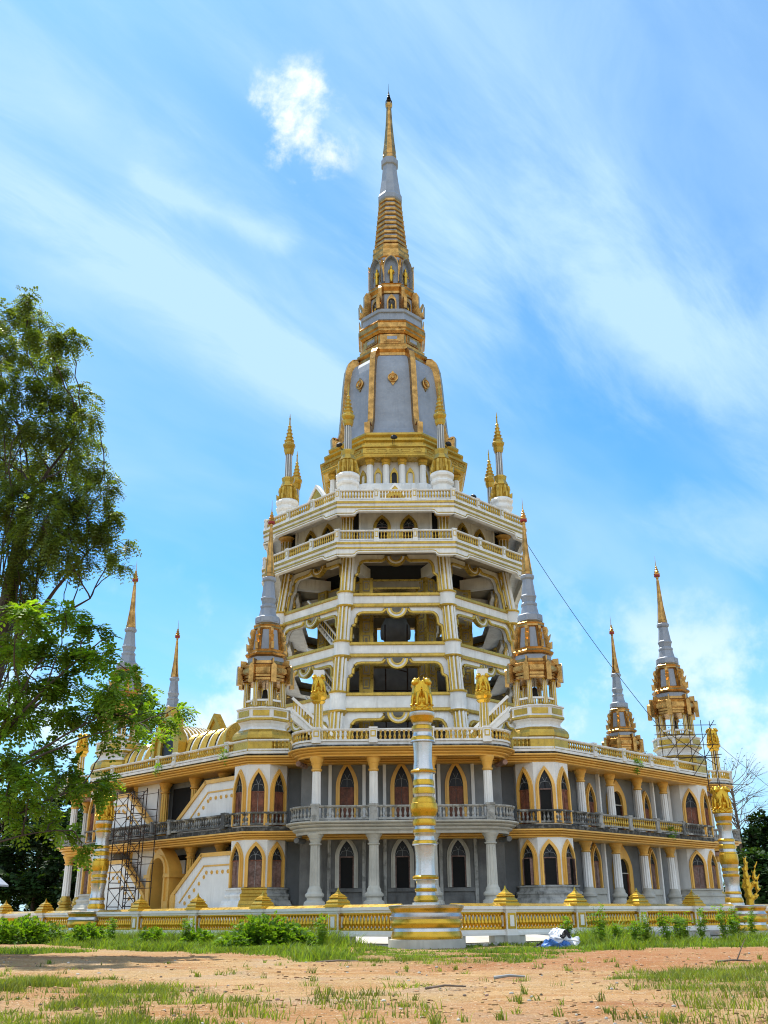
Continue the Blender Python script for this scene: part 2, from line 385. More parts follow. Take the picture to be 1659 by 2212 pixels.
def build_ground():
    xs = np.concatenate([[-2500, -900, -350, -150, -90, -60], np.arange(-44, 44.1, .45), [60, 90, 150, 350, 900, 2500]])
    ys = np.concatenate([[-900, -200, -50, 0, 8], np.arange(14, 48, .2), np.arange(48, 74, .45), np.arange(76, 132, 4), [150, 220, 400, 900, 3500]])
    X, Y = np.meshgrid(xs, ys); Z = gz(X, Y); D = gdens(X, Y)
    far = (np.abs(X) > 45) | (Y > 75) | (Y < 13)
    Z = np.where(far, 0.0, Z); D = np.where(far & (np.abs(X) > 45), .75, D)
    nx, ny = len(xs), len(ys)
    v = np.stack([X, Y, Z], -1).reshape(-1, 3)
    ii = np.arange(nx * ny).reshape(ny, nx)
    f = np.stack([ii[:-1, :-1], ii[:-1, 1:], ii[1:, 1:], ii[1:, :-1]], -1).reshape(-1, 4)
    me = bpy.data.meshes.new('ground'); me.from_pydata(v.tolist(), [], f.tolist())
    at = me.attributes.new('turf', 'FLOAT', 'POINT'); at.data.foreach_set('value', D.reshape(-1).astype(np.float32))
    rd = sm(X + 3 * vn(X, Y, .3, 41), 1, 7) * sm(Y + 3 * vn(X, Y, .4, 42), 35, 39) * sm(57 - Y, 0, 5) + .5 * sm(vn(X, Y, .12, 43), .5, .75)
    at2 = me.attributes.new('redness', 'FLOAT', 'POINT'); at2.data.foreach_set('value', np.clip(rd, 0, 1).reshape(-1).astype(np.float32))
    me.polygons.foreach_set('use_smooth', [True] * len(me.polygons))
    m = bpy.data.materials.new('red_dirt'); m.use_nodes = True; nt = m.node_tree; N = nt.nodes.new; L = nt.links.new
    b = nt.nodes['Principled BSDF']; b.inputs['Roughness'].default_value = .95; b.inputs['Specular IOR Level'].default_value = .15
    geo = N('ShaderNodeNewGeometry'); att = N('ShaderNodeAttribute'); att.attribute_name = 'turf'; ar = N('ShaderNodeAttribute'); ar.attribute_name = 'redness'
    def noise(s, d=5, vec=None, r=.6):
        n = N('ShaderNodeTexNoise'); L(vec or geo.outputs['Position'], n.inputs['Vector']); n.inputs['Scale'].default_value = s; n.inputs['Detail'].default_value = d; n.inputs['Roughness'].default_value = r; return n.outputs['Fac']
    def mr(f, a, b_, c=0, d=1):
        n = N('ShaderNodeMapRange'); n.interpolation_type = 'SMOOTHSTEP'; L(f, n.inputs[0])
        for i, q in enumerate((a, b_, c, d)): n.inputs[i + 1].default_value = q
        return n.outputs[0]
    def mix(f, a, c):
        n = N('ShaderNodeMix'); n.data_type = 'RGBA'
        for k, q in (('Factor', f), ('A', a), ('B', c)):
            if isinstance(q, tuple): n.inputs[k].default_value = (*q, 1)
            elif isinstance(q, float): n.inputs[k].default_value = q
            else: L(q, n.inputs[k])
        return n.outputs['Result']
    mp = N('ShaderNodeMapping'); L(geo.outputs['Position'], mp.inputs['Vector']); mp.inputs['Scale'].default_value = (.28, 1.5, 1); mp.inputs['Rotation'].default_value = (0, 0, R_(-7))
    c = mix(mr(noise(.16, 4), .36, .62), (.34, .175, .062), (.36, .24, .11))
    c = mix(mr(noise(.8, 5, mp.outputs[0]), .42, .62), c, (.42, .265, .125))
    c = mix(mr(noise(.45, 5, mp.outputs[0], .7), .55, .70, 0, .8), c, (.25, .095, .038))
    c = mix(mr(noise(.30, 4), .50, .68, 0, .65), c, (.33, .245, .165))
    rf = N('ShaderNodeMath'); rf.operation = 'MULTIPLY'; L(ar.outputs['Fac'], rf.inputs[0]); L(mr(noise(1.1, 5), .25, .6, .35, .9), rf.inputs[1]); c = mix(rf.outputs[0], c, (.29, .12, .045))
    c = mix(mr(noise(3.2, 5), .56, .70, 0, .55), c, (.44, .34, .22))
    c = mix(mr(noise(9., 4), .57, .66, 0, .75), c, (.16, .10, .055))
    c = mix(mr(noise(22., 3), .60, .68, 0, .8), c, (.60, .52, .40))
    c = mix(mr(noise(31., 3), .60, .67, 0, .8), c, (.11, .075, .05))
    turf = mix(mr(noise(1.4, 5), .35, .65), (.12, .115, .03), (.23, .19, .07))
    tt = N('ShaderNodeMath'); tt.operation = 'MULTIPLY'; L(att.outputs['Fac'], tt.inputs[0]); L(mr(noise(2.3, 5), .22, .55, .25, 1.), tt.inputs[1])
    c = mix(tt.outputs[0], c, turf)
    L(c, b.inputs['Base Color'])
    bn = N('ShaderNodeBump'); bn.inputs['Strength'].default_value = .9; bn.inputs['Distance'].default_value = .10
    ad = N('ShaderNodeMath'); ad.operation = 'ADD'; L(noise(5., 6), ad.inputs[0]); L(noise(17., 4), ad.inputs[1]); L(ad.outputs[0], bn.inputs['Height']); L(bn.outputs[0], b.inputs['Normal'])
    me.materials.append(m)
    struct('ground', me)
build_ground()

def build_court():
    eu, ev = FR.normalized(), FL.normalized(); vs = []; n = 34; st = 2.6
    s = abs(eu.x * ev.y - eu.y * ev.x)
    for i in range(n):
        for j in range(n):
            p = FC + eu * (i * st + .3) + ev * (j * st + .3)
            d = min(i, j) * st * s
            vs.append((p.x, p.y, .18 + min(1.95, max(0, d - .5) * .17)))
    fs = [(i * n + j, i * n + j + 1, (i + 1) * n + j + 1, (i + 1) * n + j) for i in range(n - 1) for j in range(n - 1)]
    mb = MB(); mb.add(vs, fs, COURT); struct('paved_court', mb)
build_court()

# ------------------------------------------------------------------ shared temple pieces
def fluted(r, h, n=12, taper=.9, gold=WHITE2, white=WHITE2, base=0.):
    mb = MB(); N_ = 2 * n
    vs = []
    for z, k in ((0, 1), (h, taper)):
        for i in range(N_ * 2):
            a = 2 * PI * i / (N_ * 2); rr = r * k * (1.0 if i % 4 in (0, 1) else .86)
            vs.append((rr * math.cos(a), rr * math.sin(a), z))
    n2 = N_ * 2
    for i in range(n2):
        mb.add([], [], gold if i % 4 in (1, 2, 3) else white)
    for i in range(n2):
        j = (i + 1) % n2
        mb.f.append([i, j, j + n2, i + n2]); mb.m.append(mb.mi(gold if i % 4 in (1, 2, 3) else white))
    mb.v = [tuple(p) for p in vs]
    return mb
def capital_mb(r, h, m):
    mb = MB()
    mb.lathe([(r * .95, 0), (r * 1.25, .08 * h), (r * 1.25, .16 * h), (r * 1.0, .2 * h), (r * 1.05, .36 * h), (r * 1.3, .52 * h), (r * 1.2, .56 * h), (r * 1.62, .82 * h), (r * 1.7, .9 * h), (r * 1.7, h)], 16, m)
    return mb
def base_mb(r, h, m):
    mb = MB()
    mb.lathe([(r * 1.95, 0), (r * 2.0, .12 * h), (r * 1.9, .26 * h), (r * 1.45, .34 * h), (r * 1.4, .44 * h), (r * 1.75, .52 * h), (r * 1.75, .62 * h), (r * 1.35, .72 * h), (r * 1.3, .8 * h), (r * 1.3, .84 * h), (r * 1.1, .92 * h), (r * 1.02, h)], 18, m)
    return mb
_mc = {}
def cached(key, fn):
    if key not in _mc: _mc[key] = fn()
    return _mc[key]
def column(parent, M, r, z0, z1, capm, shaftm, basem, basem_h=0., cap_h=.9, goldflute=None):
    """shaft part with capital and base sub-parts, local to M"""
    h = z1 - z0
    zb = basem_h; zt = h - cap_h
    kn = (r, round(h, 2), capm.name, shaftm.name, basem_h, cap_h, goldflute.name if goldflute else '')
    sh = cached(('sh',) + kn, lambda: fluted(r, zt - zb, 10, .88, goldflute or shaftm, shaftm).mesh('column', 0))
    o = put('column', sh, parent, M @ Matrix.Translation((0, 0, z0 + zb)))
    cm = cached(('cp',) + kn, lambda: capital_mb(r * .92, cap_h, capm).mesh('capital', 40))
    put('capital', cm, o, M @ Matrix.Translation((0, 0, z0 + zt)))
    if basem_h:
        bm_ = cached(('bs', basem.name) + kn, lambda: base_mb(r, basem_h, basem).mesh('column_base', 40))
        put('column_base', bm_, o, M @ Matrix.Translation((0, 0, z0)))
    return o
def arch_pts(w, hs, hp, n=6, curve=.5):
    """left foot, up, apex, down to right foot"""
    L_ = [(-w, 0)]
    for i in range(n + 1):
        t = i / n; a = (-w, hs); c = (-w * .98, hs + curve * (hp - hs)); b = (0, hp)
        L_.append(((1 - t) ** 2 * a[0] + 2 * t * (1 - t) * c[0] + t * t * b[0], (1 - t) ** 2 * a[1] + 2 * t * (1 - t) * c[1] + t * t * b[1]))
    return L_ + [(-x, z) for x, z in L_[-2::-1]]
def window_set(w, h, framem, kind, fw=.30):
    """three meshes in a frame with y inward: surround, door leaves, fanlight"""
    key = ('win', round(w, 2), round(h, 2), framem.name, kind, fw)
    def mk():
        hs, hp = h * .60, h - fw * 1.25
        inn = arch_pts(w, hs, hp); out = arch_pts(w + fw, hs, h); mid = arch_pts(w + fw * .55, hs, h - fw * .62)
        f = MB()
        f.prism(out + inn[::-1], -.16, .05, framem)
        f.prism(mid + inn[::-1], -.25, -.155, framem)
        hl = h * .585
        g = MB(); g.prism(arch_pts(w, 0.02, hp - hl), -.02, .02, GLASS, fn=lambda x, y, z: (x, y, z + hl))
        for sx in (-1, 1):
            g.tube([(0, -.05, hl), (0, -.05, hl + (hp - hl) * .38), (sx * w * .33, -.05, hl + (hp - hl) * .62)], .025, GREYW, 4)
            g.tube([(sx * w, -.05, hl + .05), (sx * w * .62, -.05, hl + (hp - hl) * .35), (0, -.05, hl + (hp - hl) * .40)], .022, GREYW, 4)
        s = MB()
        if kind in ('closed', 'faded'):
            mm = WOOD if kind == 'closed' else WOODF
            for sx in (-1, 1):
                x0, x1 = (0.015, w) if sx > 0 else (-w, -.015)
                s.box(x0, x1, -.045, .02, 0, hl - .06, mm)
                s.prism([(p[0] * w * .36 + (x0 + x1) / 2, p[1]) for p in [(-1, .1 * hl), (-1, .75 * hl), (0, .92 * hl), (1, .75 * hl), (1, .1 * hl)]], -.075, -.04, mm)
            s.box(-w, w, -.09, .02, hl - .06, hl + .03, WOOD)
        else:
            s.box(-w, w, -.02, .02, 0, hl, SHADE_FILL)
            s.box(-w, w, -.09, .02, hl - .04, hl + .05, WOODF)
            if kind == 'open':
                for sx in (-1, 1):
                    M = Matrix.Translation((sx * w * .97, -.02, 0)) @ Matrix.Rotation(R_(sx * 62), 4, 'Z')
                    s.box(*(sorted((0, -sx * w * .8))), -.05, 0, .02, hl - .05, WOODF, M)
            if kind == 'void':
                for sx in (-1, 1): s.box(*sorted((sx * w, sx * w * .82)), -.07, -.01, 0, hl, WOODF)
        return f.mesh('window_frame'), s.mesh('shutter'), g.mesh('fanlight')
    return cached(key, mk)
def window(parent, M, w, h, framem=ORANGE, kind='closed', fw=.30):
    f, s, g = window_set(w, h, framem, kind, fw)
    o = put('window', f, parent, M)
    put('shutter' if kind not in ('void',) else 'window_opening', s, o, M); put('fanlight', g, o, M)
    return o
def baluster_mesh(h, r, m, n=8):
    def mk():
        q = MB(); q.lathe([(r * .9, 0), (r * .9, .08 * h), (r * .55, .14 * h), (r * .95, .30 * h), (r, .38 * h), (r * .75, .52 * h), (r * .45, .72 * h), (r * .5, .84 * h), (r * .85, .9 * h), (r * .85, h)], n, m)
        return q.mesh('baluster', 60)
    return cached(('bal', h, r, m.name, n), mk)
def path_points(path, closed, step, skip=()):
    """points with tangent angle at even steps along a 2-D path"""
    out = []; P = [Vector(p) for p in path]
    segs = [(P[i], P[(i + 1) % len(P)]) for i in range(len(P) if closed else len(P) - 1)]
    tot = sum((b - a).length for a, b in segs); n = max(1, round(tot / step)); d = tot / n; t = d / 2; acc = 0
    for a, b in segs:
        l = (b - a).length
        while t <= acc + l + 1e-9:
            out.append((a + (b - a) * ((t - acc) / l), math.atan2((b - a).y, (b - a).x))); t += d
        acc += l
    return out
def rail_profile(z0, z1, w=.14, top=.16, bot=.14):
    return ([(-w, z0), (w, z0), (w, z0 + bot), (-w, z0 + bot)], [(-w, z1 - top), (w * .9, z1 - top), (w * 1.45, z1 - top * .55), (w * 1.45, z1), (-w * 1.2, z1)])
def balustrade(parent, path, closed, z0, z1, posts, railm, balm, balfew=None, postm=None, insm=None, step=.36, pw=.34, each=False, bal_mb=None):
    """rails (part), post (part) at given path points, balusters each or into one mesh"""
    lo, hi = rail_profile(z0, z1)
    mb = MB(); mb.sweep(path, closed, lo, railm, loop=True); mb.sweep(path, closed, hi, railm, loop=True)
    rail = put('balustrade_rail', mb, parent)
    pts = path_points(path, closed, step); hb = z1 - .16 - z0 - .14; r = .115
    P3 = [Vector(p) for p in posts]
    for p, a in pts:
        if any((p - q.to_2d()).length < pw * .75 for q in P3): continue
        if each: put('baluster', baluster_mesh(round(hb, 3), r, balm), parent, T(p.x, p.y, z0 + .14))
        else: bal_mb.lathe([(r * .9, 0), (r * .55, .14 * hb), (r, .36 * hb), (r * .45, .74 * hb), (r * .85, .9 * hb), (r * .85, hb)], 6, balm, T(p.x, p.y, z0 + .14), cap=False)
    for q in P3:
        M = T(q.x, q.y, 0, q.z)
        def pm():
            b = MB(); b.box(-pw, pw, -.24, .24, z0 - .12, z0 + .2, postm or railm); b.box(-pw * .85, pw * .85, -.2, .2, z0 + .2, z1 - .02, postm or railm); b.box(-pw, pw, -.24, .24, z1 - .02, z1 + .12, postm or railm)
            if insm:
                b.box(-pw * .62, pw * .62, -.215, .215, z0 + .32, z1 - .14, insm); b.box(-pw * .36, pw * .36, -.225, .225, z0 + .42, z1 - .24, railm)
            return b.mesh('balustrade_post')
        put('balustrade_post', cached(('post', z0, z1, pw, (postm or railm).name, insm.name if insm else ''), pm), parent, M)
# ------------------------------------------------------------------ temple hall: two octagonal storeys
P0, F1, F2 = 2.3, 8.2, 13.9
hall = thing('temple_hall', 'two storey octagonal temple hall with gold cornices and pointed windows', 'temple hall', T(AX, AY, 0))
HB = MB()                                   # the small far balusters of the hall
FACE = 29.35
def to_cam(p): return (Vector((0, 0, 1.6)) - p).normalized()
def build_hall():
    w = MB()
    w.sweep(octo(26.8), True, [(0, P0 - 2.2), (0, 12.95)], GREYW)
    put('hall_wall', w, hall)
    f = MB()
    f.sweep(octo(FACE), True, [(.35, .1), (.35, P0), (-8, P0)], PALEC)
    put('platform', f, hall)
    def cornice(z0, z1, name):
        h = z1 - z0; c = MB()
        c.sweep(octo(FACE), True, [(-4, z0 + .02), (-.06, z0 + .02), (-.06, z0), (.06, z0 + .04), (.10, z0 + .16 * h), (.02, z0 + .22 * h), (.20, z0 + .30 * h), (.22, z0 + .42 * h), (.12, z0 + .48 * h), (.36, z0 + .58 * h), (.40, z0 + .68 * h), (.30, z0 + .74 * h), (.52, z0 + .80 * h), (.52, z0 + .97 * h), (.3, z1), (-2.6, z1)], ORANGE)
        put(name, c, hall)
    cornice(7.22, 7.86, 'cornice'); cornice(12.92, 13.58, 'cornice')
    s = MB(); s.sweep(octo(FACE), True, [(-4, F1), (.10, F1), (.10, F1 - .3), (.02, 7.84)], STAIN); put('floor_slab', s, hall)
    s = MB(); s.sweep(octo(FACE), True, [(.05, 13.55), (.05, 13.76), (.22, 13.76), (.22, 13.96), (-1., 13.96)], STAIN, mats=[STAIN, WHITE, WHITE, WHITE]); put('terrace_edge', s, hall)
    t = MB(); t.slab(octo(29.0), 13.70, F2, PALEC); put('terrace_floor', t, hall)
    def posts(k, xs, a): return [((fr(k, a, 0, x) @ Vector((0, 0, 0))).x, (fr(k, a, 0, x) @ Vector((0, 0, 0))).y, R_(45 * k)) for x in xs]
    for k in range(-3, 5):                   # balustrades run by run, one per side
        e = 12.2; A = 29.45
        vis = k in (-2, -1, 0, 1, 2)
        p = [(fr(k, A, 0, -e) @ Vector((0, 0, 0))).to_2d(), (fr(k, A, 0, e) @ Vector((0, 0, 0))).to_2d()]
        if k in (0, 2, -2): runs = [(-e, -8.95), (8.95, e)]
        elif k == 1: runs = [(-e, -6.6), (-6.6, 6.6), (6.6, e)]
        else: runs = [(-e, e)]
        for x0, x1 in runs:
            pp = [tuple((fr(k, A, 0, x) @ Vector((0, 0, 0))).to_2d()) for x in (x0, x1)]
            px = [] if len(runs) == 2 else [v for v in (-6.6, -2.2, 2.2, 6.6) if x0 - .01 <= v < x1 - .01 or (v == 6.6 and x0 > 6)]
            if k == 1: px = {-e: [], -6.6: [-6.6, -2.2, 2.2], 6.6: [6.6]}[x0]
            if k == -1: px = [-8.3, -.7, 1.9, 9.5]
            if k == 1 and abs(x0) < 7 and x0 < 0: lowm, lowb = AGED, MUSTARD
            elif k in (0, 1, -1): lowm, lowb = BLACKR, BLACKR
            else: lowm, lowb = AGED, AGED
            for z0, z1, rm, bm_, ins in ((F1 + .12, 9.3, lowm, lowb, None), (14.0, 14.88, WHITE, MUSTARD, MUSTARD)):
                pxx = [-9.4 if False else v for v in px]
                if vis: balustrade(hall, pp, False, z0, z1, posts(k, pxx, A), rm, bm_, insm=ins, bal_mb=HB, step=.33, pw=.26)
                else:
                    q = MB(); lo, hi = rail_profile(z0, z1); q.sweep(pp, False, hi, rm, loop=True); q.sweep(pp, False, lo, rm, loop=True); put('balustrade_rail', q, hall)
    # corner bays
    for v in range(8):
        th = R_(-112.5 + 45 * v); R = 29.5; cx, cy = AX + R * math.cos(th), AY + R * math.sin(th)
        b = MB(); b.lathe([(2.1, P0), (2.1, 12.96)], 8, WHITE2, T(cx, cy), phase=th, apo=True); put('bay_wall', b, hall)
        basem = {0: MUSTARD, 1: AGED}.get(v, PALEC)
        b = MB(); b.lathe([(2.75, .2), (2.75, P0 + .25), (2.68, P0 + .32), (2.62, P0 + .55), (2.45, P0 + .62), (2.45, P0 + .8), (2.52, P0 + .86), (2.52, P0 + 1.0), (2.3, P0 + 1.1), (2.3, P0 + 1.3), (2.42, P0 + 1.36), (2.42, P0 + 1.46), (2.13, P0 + 1.5)], 8, basem, T(cx, cy), phase=th, apo=True)
        if v == 0:
            for i, mf in enumerate(b.f):
                c = Vector((0, 0, 0))
                for q in mf: c += Vector(b.v[q])
                c /= len(mf)
                if c.x < cx - .9: b.m[i] = b.mi(WHITE)
                elif c.x > cx + 1.1: b.m[i] = b.mi(AGED)
        put('bay_plinth', b, hall)
        for j, off in enumerate((-67.5, -22.5, 22.5, 67.5)):
            a = th + R_(off); n = Vector((math.cos(a), math.sin(a), 0)); p = Vector((cx, cy, 6)) + n * 2.1
            if n.dot(to_cam(p)) < .06: continue
            M0 = Matrix(((-math.sin(a), -n.x, 0, p.x), (math.cos(a), -n.y, 0, p.y), (0, 0, 1, 0), (0, 0, 0, 1)))
            for fl, (z0, h) in enumerate(((3.8, 3.32), (F1 + .1, 4.35))):
                kind = 'faded' if fl == 0 else 'closed'
                if v == 1: kind = ('open', 'void', 'open', 'open')[j] if fl == 0 else ('closed', 'void', 'closed', 'closed')[j]
                if v == 1 and off == 22.5 and fl == 0: kind = 'open'
                window(hall, M0 @ Matrix.Translation((0, 0, z0)), .53, h, ORANGE if fl or v != 9 else MUSTARD, kind, .26)
build_hall()

def portico(k, raw):
    """projecting porch with rounded slabs on two levels; raw: ground storey left in unpainted concrete"""
    def P(x, a): return tuple((fr(k, a, 0, x) @ Vector((0, 0, 0))).to_2d())
    def outline(w, a, r=2.6):
        pts = [(-w, FACE - .6), (-w, a - r)] + [(-w + r - r * math.cos(R_(t)), a - r + r * math.sin(R_(t))) for t in range(15, 90, 15)] + [(-w + r, a)]
        pts = pts + [(-x, y) for x, y in pts[::-1]]
        return [P(x, y) for x, y in pts]
    A = 34.0; Wd = 8.85
    m1 = PALEC if raw else ORANGE
    for z0, z1, m, nm in ((7.35, F1, m1, 'balcony_slab'), (12.95, 13.56, ORANGE, 'canopy_slab')):
        b = MB(); h = z1 - z0
        ol = outline(Wd - .75, A - .75)
        prof = [(-3.4, z0 + .5), (-.4, z0 + .5), (-.35, z0), (0, z0), (.04, z0 + .18 * h), (.0, z0 + .24 * h), (.26, z0 + .36 * h), (.30, z0 + .48 * h), (.20, z0 + .54 * h), (.52, z0 + .66 * h), (.56, z0 + .74 * h), (.48, z0 + .79 * h), (.78, z0 + .88 * h), (.8, z0 + .92 * h), (.8, z1), (-.2, z1)]
        b.sweep(ol, False, prof, m); b.slab(outline(Wd - 1.2, A - 1.2), z0 + .48, z1 - .01, m); put(nm, b, hall)
    if not raw: pass
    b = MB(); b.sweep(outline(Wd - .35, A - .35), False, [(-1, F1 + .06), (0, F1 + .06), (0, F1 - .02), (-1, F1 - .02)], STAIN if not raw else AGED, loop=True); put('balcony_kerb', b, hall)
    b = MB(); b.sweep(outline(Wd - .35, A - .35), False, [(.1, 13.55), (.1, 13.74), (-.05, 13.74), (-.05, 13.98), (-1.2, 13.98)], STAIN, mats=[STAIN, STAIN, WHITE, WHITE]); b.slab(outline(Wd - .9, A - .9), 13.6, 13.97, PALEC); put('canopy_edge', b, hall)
    cols = (-6.5, -2.17, 2.17, 6.5)
    pp = outline(Wd - .45, A - .45, 2.4)
    for z0, z1, rm, bm_, ins in ((F1 + .1, 9.32, AGED, AGED, AGED), (14.0, 14.95, WHITE, MUSTARD, MUSTARD)):
        ps = [(*P(x, A - .45), R_(45 * k)) for x in cols]
        balustrade(hall, pp, False, z0, z1, ps, rm, bm_, insm=ins, bal_mb=HB, step=.36 if k == 0 else .34, pw=.34, each=(k == 0 and z0 < 10))
    for x in cols:
        M = fr(k, 32.5, 0, x)
        if raw: column(hall, M, .40, P0, 7.42, PALEC, PALEC, PALEC, 1.45, .85)
        else: column(hall, M, .40, P0, 7.42, ORANGE, WHITE2, MUSTARD, 1.45, .85)
        column(hall, M, .36, F1 + .08, 13.0, ORANGE, WHITE2, AGED, 0, 1.1)
    pm = RAWC if raw else WHITE2
    for fl, (z0, z1, m) in enumerate(((P0, 7.80, pm), (F1, 13.45, GREYW))):
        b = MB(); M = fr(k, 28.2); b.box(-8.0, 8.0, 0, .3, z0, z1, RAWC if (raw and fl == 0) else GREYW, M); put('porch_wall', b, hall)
        for x in (-4.33, 0, 4.33):
            b = MB(); b.box(x - 1.35, x + 1.35, -.32, .05, z0, z1, m, M)
            for s in (-1, 1): b.box(x + s * 1.35 - .13, x + s * 1.35 + .13, -.5, .04, z0, z1, (AGED if raw and fl == 0 else WHITE2), M)
            if fl == 0:
                b.box(x - 1.2, x + 1.2, -.48, -.3, P0, P0 + .45, m, M); b.box(x - 1.2, x + 1.2, -.40, -.3, P0 + .45, P0 + .8, m, M); b.box(x - 1.2, x + 1.2, -.50, -.3, P0 + 1.12, P0 + 1.38, m, M)
            put('wall_panel', b, hall)
            if fl == 0: window(hall, fr(k, 28.54, P0 + 1.4, x), .57, 3.85, PALEC if raw else ORANGE, 'void' if raw else 'faded', .32)
            else: window(hall, fr(k, 28.54, F1 + .05, x), .57, 5.0, ORANGE, 'closed', .32)
    for s in (-1, 1):                       # downpipe spouts under the slabs
        for z in (12.75, 7.1):
            b = MB(); p = [fr(k, 29.2, z, s * 7.6) @ Vector((0, 0, 0)), fr(k, 31.6, z - .1, s * 8.0) @ Vector((0, 0, 0))]
            b.tube(p, .2, RAWC if raw and z < 8 else BRICKP, 10); put('downpipe', b, hall)
portico(0, True); portico(2, False); portico(-2, False)

def right_facade():
    k = 1
    for fl, (z0, z1) in enumerate(((P0, 7.24), (F1, 12.94))):
        for x in (-6.6, -2.2, 2.2, 6.6):
            if fl == 0: column(hall, fr(k, 27.9, 0, x), .36, z0, z1, ORANGE, WHITE2, PALEC, 1.45, .85)
            else: column(hall, fr(k, 27.9, 0, x), .34, z0 + .05, z1, ORANGE, WHITE2, AGED, 0, 1.0)
        for x in (-4.4, 4.4):
            b = MB(); M = fr(k, 26.85)
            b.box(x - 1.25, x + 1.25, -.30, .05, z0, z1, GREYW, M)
            for s in (-1, 1): b.box(x + s * 1.25 - .10, x + s * 1.25 + .10, -.62, .02, z0, z1, WHITE2, M)
            if fl == 0:
                b.box(x - 1.1, x + 1.1, -.58, -.28, P0, P0 + .5, PALEC, M); b.box(x - 1.1, x + 1.1, -.46, -.28, P0 + .5, P0 + .95, PALEC, M); b.box(x - 1.1, x + 1.1, -.58, -.28, P0 + .95, P0 + 1.4, PALEC, M)
            put('wall_panel', b, hall)
            window(hall, fr(k, 27.17, z0 + (1.42 if fl == 0 else .05), x), .5, 3.5 if fl == 0 else 3.9, ORANGE, 'faded' if fl == 0 else 'closed', .24)
        for x in (-8.6, 8.6):
            b = MB(); b.box(x - .22, x + .22, -.45, .05, z0, z1, WHITE2, fr(k, 26.85)); put('pilaster', b, hall)
        # arched doorway
        M = fr(k, 26.84, z0); h = 5.0 if fl == 0 else 4.55
        d = MB(); out = arch_pts(1.35, h * .55, h, 8, .55)
        inn = [(-.82, 0)] + [(-.82 * math.cos(R_(t)), h * .58 + .95 * math.sin(R_(t))) for t in range(0, 181, 20)] + [(.82, 0)]
        d.prism(out + inn[::-1], -.3, .03, ORANGE, M)
        g = put('door', d, hall)
        q = MB(); q.prism(inn, -.06, .0, SHADE_FILL, M); q.box(-.82, .82, -.16, -.05, h * .52, h * .52 + .09, PALEC, M)
        q.box(-.80, -.68, -.2, -.05, 0, h * .52, WOOD, M); q.box(.68, .80, -.2, -.05, 0, h * .52, WOOD, M); put('door_opening', q, g)
right_facade()

